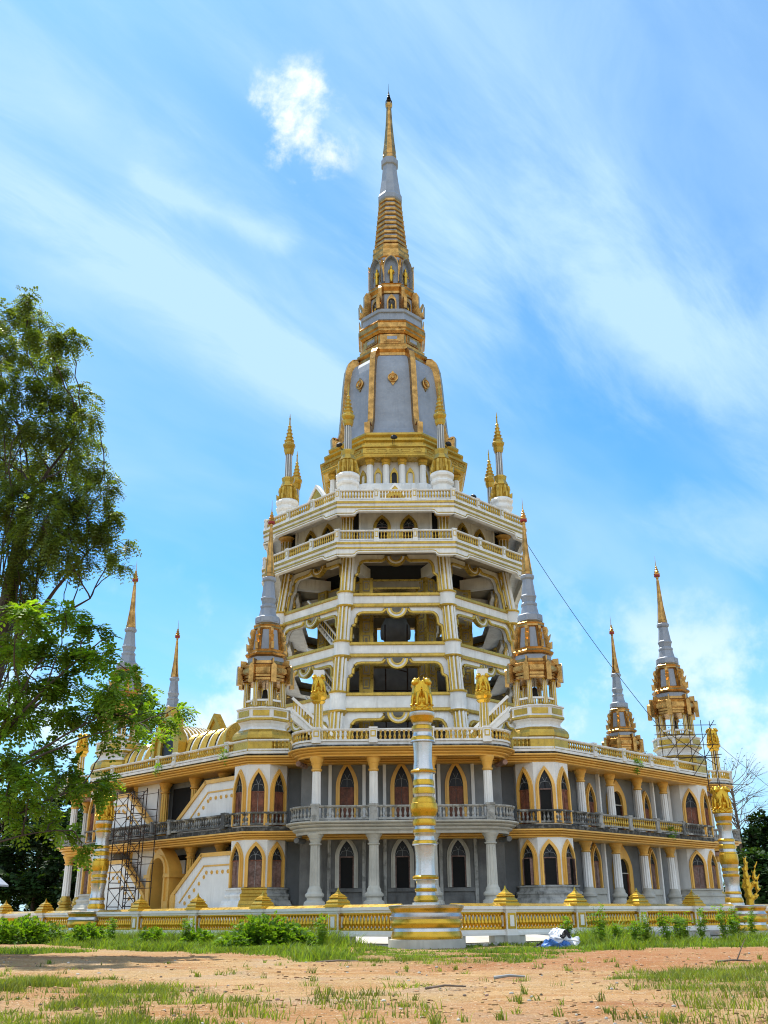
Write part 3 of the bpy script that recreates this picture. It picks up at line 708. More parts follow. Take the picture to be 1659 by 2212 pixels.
def left_facade():
    k = -1
    for fl, (z0, z1) in enumerate(((P0, 7.24), (F1, 12.94))):
        for x in (-6.6, -2.3, 2.3, 6.6):
            column(hall, fr(k, 27.5, 0, x), .38, z0 + .03, z1, ORANGE, MUSTARD, ORANGE, 1.2 if fl == 0 else .6, .9, goldflute=ORANGE)
        b = MB(); M = fr(k, 26.84); b.box(-2.0, 2.0, -.02, 0, z0, z1 - .5, SHADE_FILL, M); put('passage_opening', b, hall)
        b = MB(); b.box(-6.2, -2.6, -1.1, 0, z0, z1, WHITE2, M); put('stair_core', b, hall)
        for s in (1, -1):
            M = fr(k, 28.95, z0)
            zt = 4.1 if fl == 0 else 3.95; x0, x1, x2 = 2.2, 6.0, 10.1
            poly = [(s * x0, 0), (s * x0, 1.2), (s * x1, zt), (s * x2, zt), (s * x2, 0)]
            b = MB(); b.prism(poly, 0, .32, WHITE2, M); o = put('stair_wall', b, hall)
            g = MB()
            def band(pts, w, y0, y1):
                for (ax, az), (bx, bz) in zip(pts[:-1], pts[1:]):
                    d = Vector((bx - ax, bz - az)).normalized(); nn = Vector((-d.y, d.x)) * w / 2
                    if s < 0: nn = -nn
                    e = d * w * .35
                    g.prism([(ax - e.x + nn.x, az - e.y + nn.y), (bx + e.x + nn.x, bz + e.y + nn.y), (bx + e.x - nn.x, bz + e.y - nn.y), (ax - e.x - nn.x, az - e.y - nn.y)], y0, y1, ORANGE, M)
            band([(s * x0, 1.15), (s * x1, zt), (s * x2, zt)], .30, -.12, .42)
            band([(s * (x0 + 1.0), .55), (s * (x1 + .35), zt - .85), (s * x2, zt - .85)], .12, -.05, .03)
            if fl == 0: g.box(*sorted((s * (x0 - .25), s * (x0 + .35))), -.16, .46, 0, 1.15, ORANGE, M)
            put('stair_coping', g, o)
            for i in range(10):
                if i < 5: q = (x0 + 1.75 + i * .62, .50 + i * .48)
                else: q = (x1 + .75 + (i - 5) * .72, zt - 1.35)
                if q[1] < .3: continue
                r = MB(); r.lathe([(.15, 0), (.15, .05), (.10, .06), (.08, .02), (.03, .06)], 10, ORANGE, M @ Matrix.Translation((s * q[0], 0, q[1])) @ Matrix.Rotation(PI / 2, 4, 'X')); put('rosette', r, o)
            st = MB()
            for i in range(14):
                xx = x0 + .2 + i * .28; st.box(*sorted((s * xx, s * (xx + .29))), .34, 1.7, 0, .2 * (i + 1), RAWC, M)
            put('stair_flight', st, hall)
    # pointed porch arch on the ground floor
    M = fr(k, 29.1, P0, -.1); b = MB(); out = arch_pts(1.75, 2.75, 5.05, 8, .45)
    inn = [(-1.02, 0)] + [(-1.02 * math.cos(R_(t)), 3.0 + 1.15 * math.sin(R_(t))) for t in range(0, 181, 15)] + [(1.02, 0)]
    b.prism(out + inn[::-1], 0, 1.3, ORANGE, M)
    mid = [(-1.25, 0)] + [(-1.25 * math.cos(R_(t)), 3.0 + 1.4 * math.sin(R_(t))) for t in range(0, 181, 15)] + [(1.25, 0)]
    b.prism(mid + inn[::-1], -.12, .01, ORANGE, M)
    for s in (-1, 1): b.box(*sorted((s * 1.0, s * 1.95)), -.15, 2.0, 2.55, 2.85, ORANGE, M); b.box(*sorted((s * 1.0, s * 1.85)), -.1, 1.95, 0, .7, ORANGE, M)
    put('porch_arch', b, hall)
    q = MB(); q.box(-1.0, 1.0, 2.0, 2.1, 0, 4, WHITE2, M); put('porch_wall', q, hall)
    # ribbed vault roof on the terrace above the stairs
    def vault(x0, x1, a, hw, hh, nm):
        v = MB(); M = fr(k, a, F2); n = int((x1 - x0) / .21)
        for i in range(n):
            xa = x0 + (x1 - x0) * i / n; xb = x0 + (x1 - x0) * (i + 1) / n; gold = i % 6 != 5; m_ = MUSTARD if gold else WHITE2
            o = .0 if i % 4 in (0, 3) else (.12 if i % 4 == 1 else 0.)
            ring = []
            for t in range(0, 181, 10):
                c, s_ = math.cos(R_(t)), math.sin(R_(t)); ring.append((abs(c) ** .8 * (1 if c > 0 else -1), s_ ** .8 if s_ > 0 else 0))
            for (c0, s0), (c1, s1) in zip(ring[:-1], ring[1:]):
                ba = .10 * (1 if i % 2 else 0) * (1 if gold else 0); bb = .10 * (0 if i % 2 else 1) * (1 if gold else 0)
                v.add([(xa, -(hw + ba) * c0, (hh + ba) * s0), (xb, -(hw + bb) * c0, (hh + bb) * s0), (xb, -(hw + bb) * c1, (hh + bb) * s1), (xa, -(hw + ba) * c1, (hh + ba) * s1)], [(0, 1, 2, 3)], m_, M)
        return v
    o = put('vault_roof', vault(-9.6, 7.4, 26.0, 2.0, 3.15, 'v'), hall)
    for a, z in ((28.5, 5.1), (23.4, 5.1)):
        M = fr(k, a, F2, -1.1); g = MB(); out = arch_pts(1.95, 2.3, z + .35, 8, .25)
        inn = [(-1.0, 0)] + [(-1.0 * math.cos(R_(t)), 2.0 + 1.5 * math.sin(R_(t))) for t in range(0, 181, 15)] + [(1.0, 0)]
        g.prism(out + inn[::-1], 0, .5, MUSTARD, M); g.prism(arch_pts(2.12, 2.3, z + .6, 8, .25) + arch_pts(1.75, 2.3, z + .05, 8, .25)[::-1], -.18, .6, MUSTARD, M)
        g.prism(inn, .2, .3, GLASS, M); put('gable', g, o)
    M = fr(k, 28.2, F2, -1.1); c = MB()
    for i in range(20):
        y0 = i * .22; gold = i % 2 == 0; e = .06 if gold else 0
        pts = [(p[0], p[1]) for p in arch_pts(1.8 + e, 2.2, 4.1 + e, 6, .6)]
        for p, q in zip(pts[:-1], pts[1:]): c.add([(p[0], y0, p[1]), (p[0], y0 + .22, p[1]), (q[0], y0 + .22, q[1]), (q[0], y0, q[1])], [(0, 1, 2, 3)], MUSTARD if gold else WHITE2, M)
    put('cross_roof', c, o)
    M = fr(k, 26.0, F2, 7.4); g = MB()
    g.prism([(x, z) for x, z in arch_pts(2.25, 1.9, 3.7, 8, .7)], 0, .35, MUSTARD, M @ Matrix.Rotation(PI / 2, 4, 'Z')); g.prism(arch_pts(1.1, 1.2, 2.5, 6, .6), -.03, .0, GLASS, M @ Matrix.Rotation(PI / 2, 4, 'Z')); put('end_gable', g, o)
left_facade()
put('baluster', HB, hall, kind='stuff')

# ------------------------------------------------------------------ tower: battered open frame, balconies, drum, bell and spire
tower = thing('temple_tower', 'tall octagonal open frame tower in white and gold rising from the hall terrace', 'tower', T(AX, AY, 0))
def ab(z): return 14.04 - .138 * (z - 21)
TK = math.tan(PI / 8)
def rotk(k): return T(AX, AY, 0, R_(45 * k))
LV = [(13.9, 19.75), (21.84, 25.25), (27.06, 30.65), (32.4, 36.55)]
BEAM = [(19.95, 21.84), (25.5, 27.06), (30.9, 32.4)]
OUTL = [(.862, 0), (.862, .44), (.85, .49), (.80, .535), (.79, .57), (.785, .73), (.765, .82), (.72, .88), (.66, .90), (.31, .90), (.27, .92), (.25, .955), (.24, 1.0)]
def build_frame():
    for li, (z0, z1) in enumerate(LV):
        h = z1 - z0
        def f(u, y, z): return (u * ab(z) * TK, -ab(z) + y, z)
        pm = MB(); gm = MB(); fins = []
        for s in (-1, 1):
            fin_mb = MB(); fins.append(fin_mb)
            poly = [(s * 1.0, z0)] + [(s * u, z0 + t * h) for u, t in OUTL] + [(s * .24, z0 + h + .3), (s * 1.0, z0 + h + .3)]
            pm.prism(poly, .12, .66, WHITE, fn=f); pm.prism([(u * .998, z) for u, z in poly], .664, .74, INNER_SHADE, fn=f)  # second prism: darker back skin, interior shade put into its colour
            gm.tube([f(s * (u - .012),   .06, z0 + t * h) for u, t in OUTL], .165, MUSTARD, 6)
            fin_mb.tube([f(s * (.90 - .055 * math.exp(-((t - .97) / .09) ** 2) - .055 * math.exp(-((t - .03) / .09) ** 2) - .02 * math.exp(-((t - .62) / .05) ** 2)), -.22, z0 + t * (z1 + .3 - z0) - .1) for t in [i / 20 for i in range(21)]], .15, MUSTARD, 7)
        for i, (ro, ri, y, m) in enumerate(((1.08, .90, .0, MUSTARD), (.90, .68, .08, WHITE), (.68, .52, .0, MUSTARD))):
            ring = [(ro * math.cos(R_(t)), ro * math.sin(R_(t))) for t in range(180, 361, 15)] + [(ri * math.cos(R_(t)), ri * math.sin(R_(t))) for t in range(360, 179, -15)]
            zt = z0 + h + .12
            def f2(x, yy, z): return (x, -ab(zt + z) + yy, zt + z)
            (pm if m is WHITE else gm).prism(ring, y, .5, m, fn=f2)
        fins = [q.mesh('scroll_fin', 50) for q in fins]; pme = pm.mesh('frame_panel'); gme = gm.mesh('gold_trim', 50)
        # corner half column, built at the corner left of side 0 then turned
        cm = MB(); n2 = 40
        R0, R1 = ab(z0) / math.cos(PI / 8), ab(z1) / math.cos(PI / 8); a0 = -PI / 2 - PI / 8
        vs = []
        for z, R in ((z0, R0), (z1 + .35, R1)):
            for i in range(n2):
                a = 2 * PI * i / n2; rr = .70 * (1.0 if i % 4 in (0, 1) else .84)
                vs.append((R * math.cos(a0) + rr * math.cos(a), R * math.sin(a0) + rr * math.sin(a), z))
        for i in range(n2): cm.add([], [], WHITE)
        cm.mi(WHITE); cm.mi(MUSTARD)
        cm.v = vs
        for i in range(n2):
            j = (i + 1) % n2; cm.f.append([i, j, j + n2, i + n2]); cm.m.append(1 if i % 4 in (1, 2) else 0)
        cme = cm.mesh('column')
        for k in range(8):
            o = put('frame_panel', pme, tower, rotk(k)); put('gold_trim', gme, o, rotk(k))
            put('column', cme, tower, rotk(k))
            if k % 2:
                for q in fins: put('scroll_fin', q, o, rotk(k))
    for bi, (z0, z1) in enumerate(BEAM):
        b = MB(); a = ab((z0 + z1) / 2)
        b.sweep(octo(a), True, [(-2.3, z0 + .1), (.02, z0 + .1), (.02, z0), (.2, z0 - .04), (.28, z0 + .06), (.28, z0 + .28), (.06, z0 + .40), (.06, z1 - .36), (.24, z1 - .30), (.24, z1 - .06), (.08, z1), (-2.3, z1)], WHITE, mats=[WHITE, MUSTARD, MUSTARD, MUSTARD, MUSTARD, MUSTARD, WHITE, MUSTARD, MUSTARD, MUSTARD, WHITE])
        put('ring_beam', b, tower)
        R = a / math.cos(PI / 8); d = MB(); a0 = -PI / 2 - PI / 8
        d.lathe([(.62, z0 - .42), (.72, z0 - .3), (.72, z0 - .2), (.92, z0 - .1), (.98, z0), (.98, z0 + .1), (.82, z0 + .18), (.80, z1 - .22), (.9, z1 - .16), (.95, z1 - .08), (.95, z1 + .06), (.62, z1 + .12)], 18, WHITE, T(R * math.cos(a0), R * math.sin(a0)), mats=[MUSTARD, MUSTARD, MUSTARD, MUSTARD, MUSTARD, WHITE, WHITE, WHITE, MUSTARD, MUSTARD, MUSTARD])
        me = d.mesh('column_drum', 50)
        for k in range(8): put('column_drum', me, tower, rotk(k))
    # inner panelled pillars and beams
    pm = MB(); s = .72
    pm.box(-s, s, -s, s, F2, 35.4, MUSTARD)
    for z in np.arange(F2 + .5, 34.5, 1.5):
        for d in range(4):
            M = Matrix.Rotation(d * PI / 2, 4, 'Z'); pm.box(-s * .5, s * .5, -s - .05, -s + .02, z, z + 1.2, INNER_SHADE, M); pm.box(-s * .36, s * .36, -s - .07, -s, z + .15, z + 1.05, MUSTARD, M); pm.box(-s * .2, s * .2, -s - .08, -s, z + .3, z + .9, INNER_SHADE, M)
    pme = pm.mesh('inner_pillar')
    for k in range(8):
        th = R_(-112.5 + 45 * k); R = 8.3; put('inner_pillar', pme, tower, T(AX + R * math.cos(th), AY + R * math.sin(th), 0, th + R_(22.5)))
    for z in (20.2, 25.8, 31.3, 34.2):
        b = MB(); b.sweep(octo(7.7), True, [(-.5, z), (.5, z), (.5, z + .2), (.42, z + .2), (.42, z + .9), (.5, z + .9), (.5, z + 1.1), (-.5, z + 1.1)], WHITE, mats=[MUSTARD, MUSTARD, MUSTARD, INNER_SHADE, MUSTARD, MUSTARD, INNER_SHADE, INNER_SHADE], loop=True); put('inner_beam', b, tower)
    c = MB(); c.sweep(octo(13.0), True, [(0, 36.95), (-5.0, 36.95), (-5.0, 37.1)], INNER_SHADE); c.slab(octo(8.0), 38.2, 38.5, SHADE_FILL); c.sweep(octo(8.0), True, [(0, 36.95), (0, 38.3)], WOOD); put('tower_ceiling', c, tower)  # centre slab coloured near black in place of the ceiling's shade
    b = MB(); b.box(-.35, .35, -12.2, -8, 35.4, 36.7, WHITE); bme = b.mesh('ceiling_beam')
    for k in range(8): put('ceiling_beam', bme, tower, T(AX, AY, 0, R_(45 * k + 22.5)))
build_frame()

TB = MB()
def fascia_floor(zl, zt, zr0, zr1, floor):
    A = 14.65; hs = A * TK
    fm = MB(); gm = MB()
    low = [(1.0, zl), (.735, zl), (.70, zl + .04), (.682, zl + .16), (.672, zl + .28), (.64, zl + .36), (.6, zl + .38)]
    poly = [(-hs, zt), (-hs, zl)] + [(-u * hs, z) for u, z in low] + [(u * hs, z) for u, z in low[::-1]] + [(hs, zt)]
    fm.prism(poly, -A, -A + .45, WHITE)
    path = [(-u * hs, z) for u, z in low] + [(u * hs, z) for u, z in low[::-1]]
    gm.tube([(x, -A - .01, z + .20) for x, z in path], .055, MUSTARD, 5)
    fm.tube([(x, -A - .03, z + .04) for x, z in path], .075, WHITE2, 5)
    for z, r, d in ((zt - .10, .10, .05), (zt - .62, .085, .02)):
        gm.box(-hs - d * .4, hs + d * .4, -A - d - .06, -A + .05, z - r, z + r, MUSTARD)
    fme = fm.mesh('fascia'); gme = gm.mesh('gold_trim')
    for k in range(8):
        o = put('fascia', fme, tower, rotk(k)); put('gold_trim', gme, o, rotk(k))
    s = MB(); s.sweep(octo(A), True, [(-3.2, zt - .05), (-.2, zt - .05)], WHITE); s.sweep(octo(A), True, [(.0, zt), (.14, zt), (.14, zt + .12), (-4, zt + .12)], WHITE); put('balcony_floor', s, tower)
    path = octo(14.45); ps = []
    for k in range(8):
        for x in (-1.0, 1.0):
            p = fr(k, 14.45, 0, x * 14.45 * TK * .333) @ Vector((0, 0, 0)); ps.append((p.x, p.y, R_(45 * k)))
    for i, (x, y) in enumerate(path): ps.append((x, y, R_(45 * i - 22.5)))
    balustrade(tower, path, True, zr0, zr1, ps, WHITE, MUSTARD, insm=MUSTARD, bal_mb=TB, step=.31, pw=.27)
fascia_floor(35.72, 37.20, 37.44, 38.55, 37.3)
fascia_floor(40.22, 41.72, 41.97, 43.08, 41.8)
put('baluster', TB, tower, kind='stuff')
def gallery():
    b = MB(); b.sweep(octo(11.7), True, [(0, 37.25), (0, 41.75)], WHITE); put('gallery_wall', b, tower)
    cm = fluted(.6, 3.5, 10, 1., MUSTARD, WHITE2).mesh('column'); cp = capital_mb(.55, .55, ORANGE).mesh('capital', 40)
    wf = None
    for k in range(8):
        th = R_(-112.5 + 45 * k); R = 13.2
        o = put('column', cm, tower, T(AX + R * math.cos(th), AY + R * math.sin(th), 37.25)); put('capital', cp, o, T(AX + R * math.cos(th), AY + R * math.sin(th), 40.7))
        if k in (0, 1, 7, 2, 6):
            for x in (-1.42, 1.42): window(tower, fr(k, 11.7, 37.9, x), .60, 3.45, MUSTARD, 'void', .34)
            for s in (-1, 1): d = MB(); d.box(s * 4.55 - .65, s * 4.55 + .65, -.05, 0, 37.3, 41.65, SHADE_FILL, fr(k, 11.7)); put('gallery_dark_panel', d, tower)  # black panels painted where the recess by the columns falls dark
            for s in (-1, 1):
                p = MB(); p.box(s * 3.75 - .12, s * 3.75 + .12, -.22, 0, 37.3, 41.65, WHITE2, fr(k, 11.7)); put('pilaster', p, tower)
gallery()
def tower_stairs():
    """zigzag flight seen through the left bays"""
    for li, (z0, z1) in enumerate(((21.84, 27.06), (27.06, 32.4), (16.5, 21.84))):
        M = fr(-1, 10.9, 0, 0); s = MB()
        xa, xb = -2.6, 2.6
        n = 14
        for i in range(n):
            t = i / n; s.box(xb - (xb - xa) * (t + 1 / n), xb - (xb - xa) * t, 0, 1.3, z0 + (z1 - z0) * t + .1, z0 + (z1 - z0) * (t + 1 / n) + .1, RAWC, M)
        sl = (z1 - z0)
        s.prism([(xb, z0 - .5), (xb, z0 + .1), (xa, z1 + .1), (xa, z1 - .5)], 0., 1.3, WHITE, M)
        o = put('tower_stair', s, tower)
        r = MB()
        r.tube([(xb, -.05, z0 + 1.25), (xa, -.05, z1 + 1.25)], .12, WHITE2, 4, M); r.tube([(xb, -.05, z0 + .35), (xa, -.05, z1 + .35)], .09, WHITE2, 4, M)
        for i in range(16):
            t = (i + .5) / 16; r.tube([(xb + (xa - xb) * t, -.05, z0 + sl * t + .35), (xb + (xa - xb) * t, -.05, z0 + sl * t + 1.25)], .06, MUSTARD, 5, M)
        put('stair_railing', r, o)
tower_stairs()
def terrace_stairs():
    for s in (-1, 1):                        # flights from the turrets up into the tower, behind the front canopy
        M = fr(0, 26.6, 0, 0); x0, x1, z0, z1 = 5.5, 8.9, 14.1, 17.3
        b = MB(); b.prism([(s * x0, z0), (s * x1, z1 - .6), (s * x1, z1), (s * (x0 - .1), z0 + .3)], -1.6, 0, WHITE, M); o = put('terrace_stair', b, tower)
        r = MB()
        for y in (-1.6,):
            r.tube([(s * x0, y, z0 + 1.25), (s * x1, y, z1 + 1.15)], .16, WHITE2, 4, M); r.tube([(s * x0, y, z0 + .3), (s * x1, y, z1 + .2)], .12, WHITE2, 4, M)
            for i in range(14):
                t = (i + .5) / 14; r.tube([(s * (x0 + (x1 - x0) * t), y, z0 + (z1 - z0) * t + .3), (s * (x0 + (x1 - x0) * t), y, z0 + (z1 - z0) * t + 1.2)], .075, MUSTARD, 5, M)
        put('stair_railing', r, o)
terrace_stairs()

chedi = thing('chedi_spire', 'blue grey bell with gold ribs and a long stepped golden spire crowning the tower', 'spire', T(AX, AY, 0))
AP = R_(-112.5)
def ring(name, prof, m, mats=None, parent=None, smooth=0):
    b = MB(); b.lathe(prof, 8, m, T(AX, AY), phase=AP, apo=True, mats=mats); return put(name, b.mesh(name, smooth), parent or chedi)
def build_chedi():
    ring('drum_pedestal', [(9.6, 41.85), (9.6, 43.2), (9.0, 44.4), (8.7, 46.3), (8.5, 46.5), (6.6, 46.5)], WHITE)
    ring('drum_wall', [(6.75, 46.3), (6.75, 49.9)], WHITE2)
    cb = MB(); cb.lathe([(.36, 0), (.36, 2.75)], 8, WHITE2, phase=PI / 8); cme = cb.mesh('drum_column')
    cc = MB(); cc.lathe([(.4, 2.7), (.55, 2.9), (.5, 3.0), (.62, 3.25), (.62, 3.4)], 8, MUSTARD, phase=PI / 8); ccm = cc.mesh('capital')
    for k in range(8):
        for i, x in enumerate((-2.75, -.92, .92)):
            M = fr(k, 7.35, 46.5, x); o = put('drum_column', cme, chedi, M); put('capital', ccm, o, M)
        for i, x in enumerate((-1.83, 0, 1.83)):
            if k not in (0, 1, 7, 2, 6): continue
            M = fr(k, 6.75, 46.6, x); g = MB(); out = arch_pts(.46, 1.6, 2.55, 6, .4)
            inn = [(-.3, 0)] + [(-.3 * math.cos(R_(t)), 1.6 + .34 * math.sin(R_(t))) for t in range(0, 181, 20)] + [(.3, 0)]
            g.prism(out + inn[::-1], -.2, .02, MUSTARD, M); o = put('drum_niche', g, chedi)
            q = MB(); q.prism(inn, -.04, .01, GLASS if i == 1 else WHITE, M); put('niche_back', q, o)
    ring('entablature', [(6.4, 49.85), (8.25, 49.85), (8.4, 50.0), (8.4, 50.2), (8.5, 50.25), (8.5, 50.9), (8.7, 50.95), (8.7, 51.15), (8.1, 51.3), (8.0, 51.8), (8.25, 52.0), (8.25, 52.2), (7.7, 52.3), (7.55, 52.7), (7.75, 52.95), (7.75, 53.2), (7.2, 53.35)], MUSTARD)
    b = MB()
    for k in range(8):
        M = fr(k, 8.5, 50.57)
        for i in range(5):
            x = (i - 2) * 1.32; pts = [(x + .33 + .17 * math.cos(R_(t)), -.03, .17 * math.sin(R_(t))) for t in range(-90, 91, 30)] + [(x - .33 + .17 * math.cos(R_(t)), -.03, .17 * math.sin(R_(t))) for t in range(90, 271, 30)]
            b.tube(pts + [pts[0]], .05, MUSTARD, 4, M)
    put('capsule_relief', b, chedi)
    dome = [(7.05, 53.3), (6.95, 53.6), (6.5, 53.9), (6.15, 54.6), (5.95, 55.6), (5.8, 57.2), (5.7, 58.8), (5.6, 60.4), (5.48, 62), (5.33, 63.4), (5.15, 64.4), (4.85, 65.05), (4.5, 65.35), (4.1, 65.5)]
    ring('bell_body', dome, BELL)
    rib = []
    out = [(7.45, 53.35), (7.5, 54.75), (7.3, 54.85), (7.12, 54.55), (6.85, 54.6), (6.55, 55.6), (6.4, 57.5), (6.25, 60), (6.1, 62.4), (5.92, 64.2), (5.6, 65.4), (5.1, 66.05), (4.5, 66.25)]
    innr = [(4.2, 65.3), (5.0, 64.6), (5.3, 62), (5.55, 59), (5.75, 56.5), (6.1, 54.4), (6.7, 53.3)]
    rb = MB(); kk = 1 / math.cos(PI / 8); rb.prism([(r * kk * .985, z) for r, z in out + innr], -.25, .25, GILT)
    rb.prism([(r * kk * .985 + .06, z) for r, z in out] + [(r * kk * .985 - .12, z) for r, z in out[::-1]], -.34, .34, GILT)
    rme = rb.mesh('bell_rib')
    for k in range(8): put('bell_rib', rme, chedi, T(AX, AY, 0, R_(-112.5 + 45 * k)))
    md = MB(); MR = Matrix.Rotation(PI / 2 - .0, 4, 'X')
    md.prism([(0, .95), (.28, .5), (.55, .15), (.55, -.15), (.28, -.6), (0, -1.05), (-.28, -.6), (-.55, -.15), (-.55, .15), (-.28, .5)], -.14, .2, GILT)
    md.lathe([(.62, .1), (.62, .22), (.5, .26), (.44, .18), (.38, .18), (.34, .30), (.2, .24), (.16, .32)], 18, GILT, MR)
    mme = md.mesh('medallion')
    for k in range(8): put('medallion', mme, chedi, fr(k, 5.55, 61.6))
    ring('gilded_neck', [(4.1, 65.4), (4.35, 65.5), (4.35, 65.9), (4.15, 66.0), (4.4, 66.4), (4.4, 66.7), (4.0, 66.95), (4.1, 67.3), (3.75, 67.6), (3.62, 67.7), (3.62, 69.0), (3.8, 69.05), (4.05, 69.3), (4.05, 69.55), (4.25, 69.7), (4.25, 70.3), (4.05, 70.4), (4.2, 70.6), (4.0, 70.9)], GILT)
    fm = MB(); fm.box(-1.05, 1.05, -.10, .02, 67.85, 68.95, GILT); fm.box(-.8, .8, -.14, 0, 68.0, 68.8, GILT); fm.box(-.62, .62, -.16, 0, 68.18, 68.62, BELL); fme = fm.mesh('neck_panel')
    for k in range(8): put('neck_panel', fme, chedi, fr(k, 3.62))
    ring('grey_band', [(3.9, 70.85), (3.75, 71.0), (3.7, 72.0), (3.9, 72.1), (3.95, 72.5), (2.6, 72.6)], BELL)
    ring('niche_storey', [(2.78, 72.5), (2.7, 75.6)], BELL)
    ac = MB()
    ac.prism([(2.9, 72.5), (4.5, 72.5), (4.55, 74.2), (4.4, 73.3), (4.1, 73.2), (4.2, 73.9), (4.45, 74.6), (4.25, 74.4), (3.95, 73.9), (3.85, 74.6), (3.85, 76.0), (3.6, 76.5), (2.95, 76.5)], -.22, .22, GILT)
    acm = ac.mesh('corner_finial')
    nm = MB(); out = arch_pts(.62, 1.5, 2.75, 6, .6); inn = [(-.42, 0)] + [(-.42 * math.cos(R_(t)), 1.6 + .5 * math.sin(R_(t))) for t in range(0, 181, 20)] + [(.42, 0)]
    nm.prism(out + inn[::-1], -.2, .0, GILT); nm.prism(inn, -.05, -.01, STAIN); nme = nm.mesh('small_niche')
    sm_ = MB(); sm_.lathe([(.34, 0), (.34, .1), (.26, .15), (.3, .3), (.17, .45), (.2, .75), (.08, .85), (.13, 1.0), (.10, 1.15), (.03, 1.3)], 8, GOLD); sme = sm_.mesh('seated_figure', 60)
    for k in range(8):
        put('corner_finial', acm, chedi, T(AX, AY, 0, R_(-112.5 + 45 * k)))
        if k in (0, 1, 7, 2, 6): put('small_niche', nme, chedi, fr(k, 2.74, 72.65)); put('seated_figure', sme, chedi, fr(k, 2.95, 72.6))
    ring('gilded_ledge', [(2.6, 75.5), (2.9, 75.6), (2.9, 75.9), (2.7, 76.0), (3.0, 76.5), (3.0, 76.8), (2.6, 77.0), (2.75, 77.2), (2.5, 77.4)], GILT)
    ring('figure_storey', [(2.45, 77.3), (2.3, 81.7)], BELL)
    nm = MB(); out = arch_pts(.98, 2.3, 4.15, 8, .75); inn = arch_pts(.86, 2.2, 3.95, 8, .75)
    nm.prism(out + inn[::-1], -.55, .1, BELL); o2 = arch_pts(.99, 2.3, 4.2, 8, .75); nm.prism(o2 + arch_pts(.90, 2.25, 4.02, 8, .75)[::-1], -.6, -.5, GILT); nme = nm.mesh('figure_niche')
    fg = MB()
    fg.lathe([(.26, 0), (.24, .08), (.2, .12), (.24, .6), (.25, 1.0), (.20, 1.25), (.29, 1.6), (.31, 1.85), (.2, 2.0), (.09, 2.06), (.09, 2.12), (.16, 2.22), (.16, 2.36), (.10, 2.48), (.07, 2.56), (.02, 2.7)], 10, GOLD)
    for s in (-1, 1): fg.tube([(s * .3, 0, 1.85), (s * .38, -.02, 1.45), (s * .30, -.2, 1.2)], .075, GOLD, 6)
    fgm = fg.mesh('standing_figure', 60)
    lf = MB(); lf.prism([(2.55, 78.3), (2.95, 80.0), (3.25, 80.7), (2.95, 80.5), (2.75, 80.9), (2.5, 80.2)], -.15, .15, GILT); lfm = lf.mesh('leaf_finial')
    for k in range(8):
        if k in (0, 1, 7, 2, 6): put('figure_niche', nme, chedi, fr(k, 2.38, 77.35)); put('standing_figure', fgm, chedi, fr(k, 2.62, 77.4))
        put('leaf_finial', lfm, chedi, T(AX, AY, 0, R_(-112.5 + 45 * k)))
    ring('gilded_collar', [(2.3, 81.5), (2.45, 81.7), (2.45, 82.1), (2.3, 82.2), (2.4, 82.6), (2.4, 82.9), (2.2, 83.0), (2.35, 83.4), (2.35, 83.7), (2.1, 83.8)], GILT)
    pr, ms = [(2.1, 83.7)], []
    n = 10; z = 83.7; dz = (91.9 - 83.7) / n
    for i in range(n):
        r0 = 2.1 - (2.1 - 1.42) * i / n; z = 83.7 + i * dz
        pr += [(r0 - .12, z + .08), (r0 - .18, z + .42 * dz), (r0 + .03, z + .55 * dz), (r0 + .06, z + .72 * dz), (r0 + .06, z + .9 * dz), (r0 - .08, z + dz)]; ms += [BELL, BELL, GILT, GILT, GILT, GILT]
    ring('ringed_spire', pr, GILT, ms)
    ring('grey_shaft', [(1.42, 91.8), (1.6, 92.1), (1.6, 92.7), (1.42, 93.2), (1.15, 95.5), (.92, 98.2), (1.12, 98.35), (1.16, 98.6), (1.16, 99.1), (1.0, 99.25), (.98, 99.5)], BELL)
    ring('golden_shaft', [(.9, 99.4), (.95, 99.6), (.95, 100.0), (.86, 100.2), (.9, 100.6), (.72, 102.5), (.5, 105.5), (.34, 109.0), (.46, 109.25), (.5, 109.5), (.5, 109.7), (.3, 109.85)], GILT)
    c = MB(); M = T(AX, AY)
    c.tube([(.42 * math.cos(R_(t)), .42 * math.sin(R_(t)), 110.15) for t in range(0, 361, 30)], .07, BRONZE, 6, M)
    for t in range(0, 360, 60): c.tube([(.25 * math.cos(R_(t)), .25 * math.sin(R_(t)), 109.8), (.42 * math.cos(R_(t)), .42 * math.sin(R_(t)), 110.15), (.1 * math.cos(R_(t)), .1 * math.sin(R_(t)), 110.6)], .05, BRONZE, 5, M)
    for i in range(5): c.lathe([(.36 - i * .06, 110.45 + i * .3), (.2 - i * .03, 110.62 + i * .3)], 12, BRONZE, M)
    c.lathe([(.1, 110.2), (.07, 111.9), (.03, 112.2), (.012, 113.6)], 8, BRONZE, M); put('crown', c, chedi)
build_chedi()
